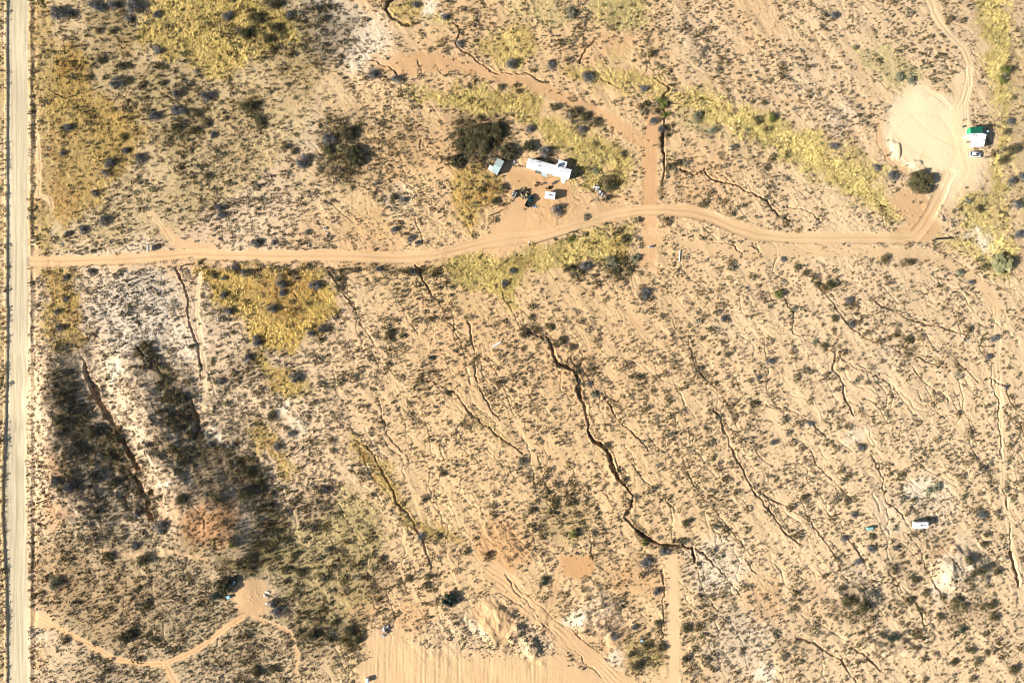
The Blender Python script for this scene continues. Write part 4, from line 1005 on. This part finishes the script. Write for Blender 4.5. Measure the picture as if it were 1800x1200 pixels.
tubeobj('pipe', 1195, 450.5, 4.2, .2, 86, 'white', 'thick white pipe lying between bushes south of the driveway', 'pipe')
tubeobj('pipe', 1697, 597, 3.4, .14, -18, 'white', 'thin white pipe lying on sand in the far east of the plain', 'pipe')
tubeobj('culvert_pipe', 1659, 419, 6.2, .33, 4, 'black', 'black culvert pipe lying just east of the driveway corner', 'pipe')
tubeobj('pipe', 1200.5, 438.5, 1.5, .12, 15, 'black', 'short black pipe beside the thick white pipe', 'pipe')
simple('utility_box', 1144, 433.5, .8, 5, 'small pale blue utility box on the dirt trail below the driveway', 'utility box', [('body', 'bluelid', lambda bm: box(bm, 0, 0, .4, 1.3, .7, .8, .05)), ('lid', 'chrome', lambda bm: box(bm, 0, 0, .83, 1.35, .75, .06, .02))])
simple('water_tank', 645, 1196, 1.4, 8, 'white tank at the corner of the ploughed strip', 'tank', [('body', 'white', lambda bm: box(bm, 0, 0, .75, 1.3, 1.9, 1.4, .25)), ('cap', 'bluelid', lambda bm: cyl(bm, (.1, -.4, 1.44), (.1, -.4, 1.58), .3, .28, 14))])
simple('plastic_drum', 1128.5, 1126, .9, 0, 'bright blue plastic drum in scrub west of the rutted dirt lane', 'drum', [('body', 'bluep', lambda bm: cyl(bm, (0, 0, 0), (0, 0, .9), .42, .42, 18)), ('lid', 'bluelid', lambda bm: cyl(bm, (0, 0, .9), (0, 0, .95), .38, .36, 18))])
simple('storage_bin', 401, 1049.5, 1.0, 15, 'bright blue bin with a pale lid beside the round dirt clearing', 'bin', [('body', 'bluep', lambda bm: box(bm, 0, 0, .5, 1.15, 1.15, 1.0, .06)), ('lid', 'bluelid', lambda bm: box(bm, 0, 0, 1.04, 1.2, 1.2, .08, .03)), ('handle', 'black', lambda bm: box(bm, 0, 0, 1.1, .9, .08, .05))])
simple('tarp_covered_trailer', 411, 1023.5, 1.2, 60, 'dark blue tarp-covered trailer at the edge of the round dirt clearing', 'trailer', [('tarp', 'navy', lambda bm: box(bm, 0, 0, .85, 1.9, 1.4, .8, .25)), ('bed', 'dirty', lambda bm: box(bm, 0, 0, .42, 2.1, 1.5, .1)), ('wheel', 'black', lambda bm: cyl(bm, (0, -.85, .3), (0, -.7, .3), .3, .3, 14)), ('wheel', 'black', lambda bm: cyl(bm, (0, .7, .3), (0, .85, .3), .3, .3, 14)), ('hitch', 'black', lambda bm: cyl(bm, (1.0, 0, .4), (1.9, 0, .4), .05))])
simple('bucket', 571, 401, .5, 0, 'white round bucket above the driveway near a utility pole', 'bucket', [('body', 'white', lambda bm: cyl(bm, (0, 0, 0), (0, 0, .55), .5, .6, 18)), ('inside', 'black', lambda bm: cyl(bm, (0, 0, .5), (0, 0, .56), .42, .42, 18))])
simple('fence_post', 382, 562, 1.2, 20, 'short dark post in ochre grass west of the grey scrub', 'post', [('post', 'wood', lambda bm: cyl(bm, (0, 0, -.2), (0, 0, 1.2), .14, .12)), ('cap', 'white', lambda bm: box(bm, .1, .15, 1.22, .3, .9, .048))])
simple('plank', 209, 577, .15, -20, 'pale plank on the grey slope below the driveway', 'plank', [('board', 'cream', lambda bm: box(bm, 0, 0, .12, 2.4, .35, .08, .01)), ('block', 'wood', lambda bm: box(bm, .9, 0, .04, .2, .5, .08))])
simple('satellite_dish', 110, 429, .9, 30, 'small white dish in grass beside the driveway mouth', 'dish', [('dish', 'white', lambda bm: cyl(bm, (0, 0, .8), (.05, 0, .9), .2, .5, 16)), ('mast', 'chrome', lambda bm: cyl(bm, (0, 0, 0), (0, 0, .8), .04))])
simple('lean_to_board', 975, 320.5, .9, 35, 'long dark board tilted over the yard south of the mobile home', 'board', [('board', 'dirty', lambda bm: box(bm, 0, 0, .55, 2.6, .8, .07, .01, Matrix.Rotation(.5, 4, 'X'))), ('leg', 'wood', lambda bm: box(bm, -1.0, .3, .3, .08, .08, .6)), ('leg', 'wood', lambda bm: box(bm, 1.0, .3, .3, .08, .08, .6))])
simple('work_table', 950.5, 323.5, .8, 14, 'brown work table in the yard south of the mobile home', 'table', [('table_top', 'rust', lambda bm: box(bm, 0, 0, .8, 1.8, .7, .06))] + [('leg', 'wood', (lambda a, b_: lambda bm: box(bm, a * .8, b_ * .28, .38, .07, .07, .76))(a, b_)) for a in (-1, 1) for b_ in (-1, 1)])
simple('clothes_line', 960, 322.5, 1.7, 10, 'thin clothes line on two posts in front of the mobile home', 'clothes line', [('post', 'wood', lambda bm: cyl(bm, (-2, 0, 0), (-2, 0, 1.8), .06)), ('post', 'wood', lambda bm: cyl(bm, (2, 0, 0), (2, 0, 1.8), .06)), ('line', 'white', lambda bm: cyl(bm, (-2, 0, 1.75), (2, 0, 1.75), .025))])

def yardgate(bm): box(bm, 0, 0, .6, 2.0, .08, 1.1)
# scrap heaps: every piece a thing
rs2 = random.Random(5)
def heap(px, py, spread, n, mats, kinds, where, group):
    for k in range(n):
        a = rs2.uniform(0, 6.28); r_ = spread * math.sqrt(rs2.random())
        qx, qy = px + math.cos(a) * r_ * 1.0, py + math.sin(a) * r_
        knd = kinds[k % len(kinds)]; mt = mats[k % len(mats)]
        cn = {'white': 'white', 'dirty': 'grey', 'black': 'black', 'rust': 'rusty', 'yellowscrap': 'yellow', 'chrome': 'silver', 'concrete': 'pale grey', 'wood': 'brown', 'navy': 'dark blue', 'rock': 'tan'}[mt]
        s1 = rs2.uniform(.5, 1.3)
        x, y, z = W(qx, qy)
        bm = bmesh.new()
        rot = Matrix.Rotation(rs2.uniform(0, 3.1), 4, 'Z') @ Matrix.Rotation(rs2.uniform(-.5, .5), 4, 'X') @ Matrix.Rotation(rs2.uniform(-.4, .4), 4, 'Y')
        if knd == 'scrap_board':
            box(bm, 0, 0, 0, s1 * 1.3, s1 * .55, .06, 0, rot); box(bm, 0, 0, .06, s1 * .2, s1 * .6, .05, 0, rot)
        elif knd == 'tyre':
            bmesh.ops.create_cone(bm, cap_ends=False, segments=16, radius1=.38, radius2=.38, depth=.22)
            bmesh.ops.create_cone(bm, cap_ends=False, segments=16, radius1=.22, radius2=.22, depth=.22)
            bmesh.ops.bridge_loops(bm, edges=[e for e in bm.edges if e.is_boundary and e.verts[0].co.z > 0]); bmesh.ops.bridge_loops(bm, edges=[e for e in bm.edges if e.is_boundary and e.verts[0].co.z < 0])
            bmesh.ops.transform(bm, matrix=rot, verts=bm.verts)
        elif knd == 'rock' or knd == 'concrete_chunk':
            bmesh.ops.create_icosphere(bm, subdivisions=2, radius=s1 * .42)
            for v in bm.verts: v.co *= 1 + .35 * (math.sin(v.co.x * 9 + k) * math.cos(v.co.y * 7 + k * 2)); v.co.z *= .6
        else:
            box(bm, 0, 0, 0, s1 * .8, s1 * .6, s1 * .5, .03, rot); box(bm, 0, 0, s1 * .3, s1 * .5, s1 * .3, s1 * .15, .02, rot)
        o = obj(knd, bm, mt)
        o.location = (x, y, z + (.3 if knd != 'rock' else .1) + (.25 if r_ < spread * .4 else 0))
        tag(o, f"{cn} {knd.replace('_', ' ')} lying in {where}", knd.replace('_', ' '), group)
heap(921, 340, 9, 34, ['yellowscrap', 'black', 'dirty', 'yellowscrap', 'black', 'rust', 'wood'], ['scrap_board', 'tyre', 'junk_box'], 'the junk heap beside the utility cart', 'junk heap in the middle yard')
heap(679, 1105, 8, 22, ['white', 'black', 'concrete', 'dirty', 'chrome'], ['scrap_board', 'concrete_chunk', 'junk_box'], 'the rubble heap above the ploughed strip', 'rubble heap above the ploughed strip')
heap(672, 1116, 3, 4, ['white', 'concrete'], ['scrap_board', 'concrete_chunk'], 'the rubble heap above the ploughed strip', 'rubble heap above the ploughed strip')
heap(1048, 331, 5, 10, ['white', 'concrete', 'black', 'white'], ['scrap_board', 'junk_box'], 'the white scrap heap east of the mobile home', 'scrap heap east of the mobile home')
heap(1057, 341, 5, 8, ['chrome', 'dirty', 'white'], ['scrap_board'], 'the white scrap heap east of the mobile home', 'scrap heap east of the mobile home')
heap(944, 325, 4, 6, ['black', 'yellowscrap', 'rust'], ['junk_box', 'tyre'], 'the yard south of the mobile home', 'yard clutter south of the mobile home')
heap(963, 331, 4, 6, ['rust', 'black', 'dirty'], ['junk_box', 'scrap_board'], 'the yard above the white box trailer', 'clutter above the box trailer')
heap(401, 1026, 5, 9, ['white', 'concrete', 'chrome'], ['scrap_board', 'junk_box'], 'the pile at the round clearing, west edge', 'scrap pile at the round clearing')
heap(468, 1046, 7, 6, ['white', 'rock'], ['rock'], 'the east rim of the round clearing', 'rocks along the round clearing')
heap(472, 1060, 4, 4, ['white', 'rock'], ['rock'], 'the east rim of the round clearing', 'rocks along the round clearing')
heap(940, 364, 3, 4, ['white', 'chrome'], ['scrap_board', 'junk_box'], 'the yard beside the dark teal pickup', 'clutter beside the teal pickup')
heap(893, 334, 1.5, 1, ['black'], ['junk_box'], 'the yard west of the utility cart', 'clutter west of the cart')
heap(905, 288, 4, 4, ['concrete', 'white'], ['scrap_board'], 'the path between the shed and the mobile home', 'boards between shed and home')
heap(575, 411, 3, 2, ['rock'], ['rock'], 'the sand above the driveway near the bucket', 'rocks above the driveway')
heap(1655, 382, 2, 2, ['rock'], ['rock'], 'the corner of the red pit beside the driveway', 'rocks at the red pit')

# ------------------------------------------------------------------ shrubs and trees
SHR = """103,25,17,b 123,22,10,b 165,8,14,b 180,16,11,b 203,5,14,b 232,14,17,b 226,31,10,b 278,25,11,b 403,28,12,b 447,35,17,o 475,6,17,d 508,25,9,b 430,60,14,o 485,50,13,o 470,67,12,o
277,88,11,b 205,145,15,b 225,142,9,o 246,155,8,o 312,165,11,b 365,170,13,b 285,145,8,o 315,197,14,b 272,207,12,b 345,198,10,o 362,215,11,o 435,190,15,d 451,183,9,d 455,215,13,d 310,226,13,o 340,230,9,o 376,237,9,b 118,225,11,b 108,268,8,b 215,240,9,o 219,265,9,b 246,280,12,b 190,288,12,b 186,305,9,b 165,340,9,b 182,388,12,b 388,364,10,b 388,380,10,b 535,283,16,b 578,245,15,b 575,262,12,o 172,55,8,o 196,52,8,o 178,105,10,o 210,118,10,o 226,117,8,o 155,135,8,o 285,116,10,o 365,310,9,o 500,257,9,o 515,265,8,o
655,130,12,b 697,141,11,b 719,152,6,b 798,148,6,o 825,151,7,o 880,155,8,o 912,160,7,o 900,112,12,b 967,114,11,b 1033,136,14,b 1132,155,9,b 1108,123,6,g 807,78,8,b 783,28,10,b 732,8,9,b 1003,24,12,p 930,225,10,b 1022,228,9,b 1048,215,11,o 1010,195,11,o 1027,206,12,o 975,188,10,o 955,270,14,b 1070,320,20,o 1048,300,9,p 1068,346,7,b 979,370,14,b 870,355,10,o 883,328,9,o 1030,382,8,p 1148,215,10,b 1166,185,11,g 1170,203,9,g 1160,176,8,g 1180,152,6,g 1164,226,9,b 1185,290,8,d 610,237,18,o 690,346,9,o 707,351,7,b
1357,206,10,g 1332,211,11,d 1465,256,9,b 1466,27,9,b 1568,310,12,b 1540,295,9,b 1765,122,12,g 1760,140,10,g 1775,215,9,b 1770,232,8,d 1720,368,9,d 1786,360,11,b 1795,311,11,b 1779,319,10,b 1765,281,12,d 1777,263,13,d 1725,384,6,p 1580,134,10,p 1602,142,10,p 1343,180,7,d 1252,228,11,p 1226,206,13,p
145,405,10,b 120,411,8,b 447,428,11,b 480,425,8,b 540,409,8,p 158,479,9,b 413,469,9,b 428,481,8,b 392,517,10,b 493,498,12,b 497,514,9,b 552,500,14,b 478,542,12,b 400,547,9,b 452,597,13,b 547,585,9,b 567,578,11,b 437,630,10,b 518,663,13,b 478,730,12,d 115,525,8,b 98,550,7,b 102,577,9,b 117,489,8,b 513,763,10,b 487,783,10,b 393,488,7,p 410,563,6,g 263,617,11,d 337,610,8,d 373,633,7,g 387,670,8,b 157,760,15,d 213,771,13,d
692,405,9,b 723,419,9,b 733,428,7,b 767,430,6,o 900,477,9,b 888,497,9,b 757,630,7,t 1002,420,9,g 1073,458,12,p 1000,473,10,d 1030,470,12,b 1080,475,12,d 1117,455,11,p 1107,473,9,d 1133,517,12,b 1097,421,11,o 933,557,8,o 922,587,10,d 968,575,8,o 987,598,9,o 1013,657,8,g 1017,671,8,b 1037,673,7,b 1006,610,8,o 1065,783,9,d 667,473,8,b 627,474,7,o 728,478,8,b 1043,692,9,p
1273,460,6,b 1367,517,11,g 1395,543,7,p 1493,528,9,b 1458,500,9,o 1417,480,8,o 1400,470,7,o 1377,457,7,b 1435,500,7,o 1557,455,11,o 1600,461,9,o 1687,480,9,p 1707,497,7,b 1272,560,8,b 1433,600,7,p 1448,608,8,o 1747,595,9,b 1737,627,8,b 1703,578,8,o 1600,597,9,o 1467,560,8,o 1498,570,8,b 1353,637,9,b 1333,662,7,b 1278,623,7,o 1230,657,6,g 1360,777,8,b 1307,677,7,o 1407,712,7,o 1423,743,8,b 1450,773,7,b 1513,788,9,b 1518,737,7,b 1770,680,8,b 1792,413,11,b 1263,722,7,b 1733,471,10,o
97,847,11,b 120,856,12,b 167,843,11,d 197,848,10,d 165,900,11,o 238,903,8,b 283,925,15,b 237,958,10,b 320,878,14,d 433,828,12,d 383,875,13,o 430,868,17,d 192,977,11,d 252,983,14,d 93,947,7,b 315,955,6,b 407,957,9,g 500,950,9,d 517,977,10,d 530,1007,12,d 573,862,10,b 97,1022,15,p 253,1067,8,d 287,1072,7,d 212,1102,6,d 283,1100,6,d 380,1047,12,t 487,1077,13,b 480,1060,9,b 547,1115,13,d 580,1120,11,d 587,1095,10,d 477,1175,11,d 187,1180,10,d 480,1120,7,d 450,1180,12,o 113,1124,10,o 577,967,9,p 420,1107,7,d
955,1021,11,t 718,1017,9,d 752,1013,9,d 747,1029,8,d 710,1029,7,d 787,1012,7,d 777,833,9,d 783,863,6,o 747,875,9,o 740,942,9,b 770,943,8,d 917,813,10,p 1008,937,11,g 933,897,10,d 997,883,6,b 1133,987,13,b 1170,970,12,b 1153,1038,10,b 1133,953,9,g 1093,1053,6,g 1157,1097,11,d 1117,1102,8,b 1160,1137,12,d 1137,1133,11,o 1110,1150,8,d 1120,1170,13,d 612,1110,12,d 630,1122,11,d 773,1163,7,d 1080,1120,8,b 890,863,6,b
1205,920,10,d 1207,1103,12,d 1205,1158,9,d 1257,927,8,p 1405,933,7,b 1482,947,8,b 1533,965,10,b 1575,963,8,b 1533,943,8,o 1500,903,9,b 1487,883,8,d 1480,904,7,b 1412,875,8,o 1542,832,7,b 1725,903,10,b 1647,857,11,p 1633,863,8,p 1507,987,8,b 1572,998,8,d 1450,1018,7,d 1480,1033,9,d 1487,1060,14,d 1517,1066,13,d 1363,1092,7,g 1310,1077,7,d 1597,1057,11,o 1610,1020,9,o 1628,1042,9,o 1657,1047,9,o 1680,1057,11,o 1693,1068,11,d 1742,1063,10,o 1703,987,11,d 1723,1003,12,d 1753,1003,10,d 1710,1008,10,d 1730,957,9,d 1690,1105,10,t 1570,1120,13,t 1550,1117,8,d 1708,1143,9,d 1733,1148,8,d 1677,1162,9,d 1643,1150,7,d 1780,1177,12,o 1747,1083,11,o 1773,1090,6,d 1243,1040,7,o 1650,1083,8,o"""
shr = []
for tkn in SHR.split():
    a = tkn.split(','); shr.append((float(a[0]), float(a[1]), float(a[2]), a[3]))
TREES = [(840,244,30,'o',2.6,'wide olive mesquite thicket left above the shed roof'),(868,232,19,'o',2.4,'rounded olive mesquite above the wide thicket'),(813,252,17,'d',2.2,'dark mesquite on the west flank of the thicket'),(893,268,17,'d',2.4,'dark mesquite between the shed and the mobile home'),(803,284,14,'d',2.0,'low dark mesquite just west of the shed'),(929,257,13,'d',2.2,'small dark mesquite above the mobile home roof'),(1620,320,26,'o',2.6,'rounded olive mesquite at the south rim of the pale clearing'),(622,275,22,'d',2.6,'large dark mesquite beside the bare slope west of the yard'),(1763,464,22,'y',3.4,'feathery pale yellow-green tree at the east end of the grass strip'),(790,1054,15,'t',2.4,'lone dark green juniper left of the sandy mound'),(393,1030,18,'d',2.8,'dark mesquite shading the west rim of the round clearing'),(222,1120,15,'d',2.2,'dark round tree above the curving dirt track')]
def unit_crown(name, mat, per, seed, lobes, leaf):
    r = np.random.RandomState(seed); Vs, Fs, Ts = [], [], []; off = 0
    cs = [(0, 0, .72, .72)] + [(math.cos(a) * d, math.sin(a) * d, rr, hh) for a, d, rr, hh in [(r.rand() * 6.28, r.uniform(.38, .68), r.uniform(.28, .48), r.uniform(.5, 1.0)) for _ in range(lobes)]]
    tot = sum(c[2] ** 2 for c in cs)
    for cx, cy, rr, hh in cs:
        m = max(12, int(per * rr ** 2 / tot)); tn = np.ones((1, 3)) * r.uniform(.72, 1.3)
        v, f, t_ = leaves(np.array([cx]), np.array([cy]), np.array([0.0]), np.array([rr]), np.array([hh]), tn, m, np.array([leaf]), r)
        Vs.append(v); Fs.append(f + off); Ts.append(t_); off += len(v)
    return build_mesh(name, np.vstack(Vs), np.vstack(Fs), np.vstack(Ts), mat, 3)
def stem_mesh(seed, h=.55):
    bm = bmesh.new(); r = random.Random(seed)
    cyl(bm, (0, 0, -.08), (0, 0, h * .35), .07, .05, 7)
    for k in range(6):
        a = k * 1.05 + r.random(); cyl(bm, (0, 0, h * .2), (math.cos(a) * .45, math.sin(a) * .45, h), .035, .012, 5)
    me = bpy.data.meshes.new('stem'); bm.to_mesh(me); bm.free(); me.materials.append(MT['bark']); return me
UC = {}
for tp in 'bodgpt':
    for k in range(4): UC[tp, k] = unit_crown('foliage', MT[tp], 1150, hash((ord(tp), k)) % 9999, 6, .07)
    for k in range(2): UC[tp, 'big%d' % k] = unit_crown('foliage', MT[tp], 2600, 50 + ord(tp) + k, 9, .048)
SM = [stem_mesh(k) for k in range(3)]
LM = [("long white mobile home",965,296),("pale blue-grey shed",872,292),("white box trailer",967,343),("dark teal pickup",931,353),("green-roofed home",1715,240),("white camper trailer",1620,923),("aqua storage crate",1530,929),("round dirt clearing",440,1055),("pole with transformer",145,447),("pole midway along the driveway",537,439),("pole below the yard turnout",930,431),("pole on the dark hillside",82,878),("pole in orange grass",113,173),("rubble heap",680,1108),("brown scraped square",1015,995),("sandy mound",865,1092),("bright white trough",873,606),("thick white pipe",1195,450),("black culvert pipe",1659,419),("thin white pipe",1697,597),("blue plastic drum",1128,1126),("bare knoll",1690,1000),("pale clearing",1620,220),("lone juniper",790,1054),("olive mesquite",1620,320),("wide mesquite thicket",840,244),("trail crossing on the driveway",1143,370)]
DIRS = ['east', 'north-east', 'north', 'north-west', 'west', 'south-west', 'south', 'south-east']
CN = {'b': 'blue-grey', 'o': 'olive', 'd': 'dark', 'g': 'bright green', 'p': 'pale sage', 't': 'deep green'}
used = set()
shr.sort(key=lambda s: -s[2])
for k, (px, py, r_, tp) in enumerate(shr[:300]):
    x, y, z = W(px, py, .5)
    rad = r_ * S * .86
    sz = 'very large ' if r_ >= 15 else 'large ' if r_ >= 12 else '' if r_ >= 9 else 'small '
    gm = float(at(m_grass, x, y)); gu = float(at(m_gul, x, y)); dk = float(at(m_dark, x, y))
    wh = 'in dry grass' if gm > .35 else 'at a gully' if gu > .3 else 'in dark brush' if dk > .35 else 'on sand'
    near = sorted(LM, key=lambda m: (m[1] - px) ** 2 + (m[2] - py) ** 2)
    for nm, lx, ly in near[:6]:
        dst = round(math.hypot(lx - px, ly - py) * S); dr_ = DIRS[int(round(math.degrees(math.atan2(ly - py, px - lx)) / 45)) % 8]
        lab = f"{sz}{CN[tp]} shrub {wh}, {dst} m {dr_} of the {nm}"
        if len(lab.split()) > 16: lab = f"{sz}{CN[tp]} shrub, {dst} m {dr_} of the {nm}"
        if (dst, dr_, nm) not in used: break
    used.add((dst, dr_, nm))
    me = UC[tp, 'big%d' % (k % 2)] if r_ >= 12 else UC[tp, k % 4]
    rz = (k * 2.39) % 6.28; sq = .85 + .3 * ((k * 37) % 10) / 10; hz = rad * (.85 + .4 * ((k * 53) % 10) / 10)
    if r_ >= 12:
        o = root('shrub', x, y, z - .05, rz, lab, 'shrub', 'larger shrubs scattered over the plain')
        o.scale = (rad * sq, rad / sq, hz)
        c = bpy.data.objects.new('foliage', me); C.objects.link(c); c.parent = o
        c = bpy.data.objects.new('stem', SM[k % 3]); C.objects.link(c); c.parent = o
    else:
        o = bpy.data.objects.new('shrub', me); C.objects.link(o)
        o.location = (x, y, z - .05); o.rotation_euler = (0, 0, rz); o.scale = (rad * sq, rad / sq, hz)
        tag(o, lab, 'shrub', 'larger shrubs scattered over the plain')
for k, (px, py, r_, tp, hh, lab) in enumerate(TREES):
    x, y, z = W(px, py, hh * .5)
    rad = r_ * S * .92
    o = root('mesquite_tree' if tp != 't' else 'juniper_tree', x, y, z - .05, k * 1.1, lab, 'tree')
    r = np.random.RandomState(900 + k)
    lob = 8 + int(r_ / 3); bm = bmesh.new()
    cyl(bm, (0, 0, -.3), (0, 0, hh * .35), .05 * rad + .12, .04 * rad + .08, 9)
    Vs, Fs, Ts = [], [], []; off = 0
    for j in range(lob * 2):
        a = r.rand() * 6.28; d = rad * math.sqrt(r.rand()) * .74; rr = rad * r.uniform(.2, .36); h1 = hh * r.uniform(.65, 1.05) * (1 - .25 * (d / rad))
        cx, cy = math.cos(a) * d, math.sin(a) * d
        if j < lob: cyl(bm, (0, 0, hh * .2), (cx * .8, cy * .8, h1 * .7), .09, .03, 6)
        tn = np.ones((1, 3)) * r.uniform(.65, 1.35)
        v, f, t_ = leaves(np.array([cx]), np.array([cy]), np.array([hh * .25]), np.array([rr]), np.array([h1 * .75]), tn, int(150 + 210 * rr ** 2), np.array([.16]), r)
        if tp == 'y':
            v = v.copy()
        Vs.append(v); Fs.append(f + off); Ts.append(t_); off += len(v)
    obj('trunk', bm, 'bark', o)
    c = bpy.data.objects.new('crown', build_mesh('crown', np.vstack(Vs), np.vstack(Fs), np.vstack(Ts), MT[tp], 3)); C.objects.link(c); c.parent = o
print('shrubs', len(shr))
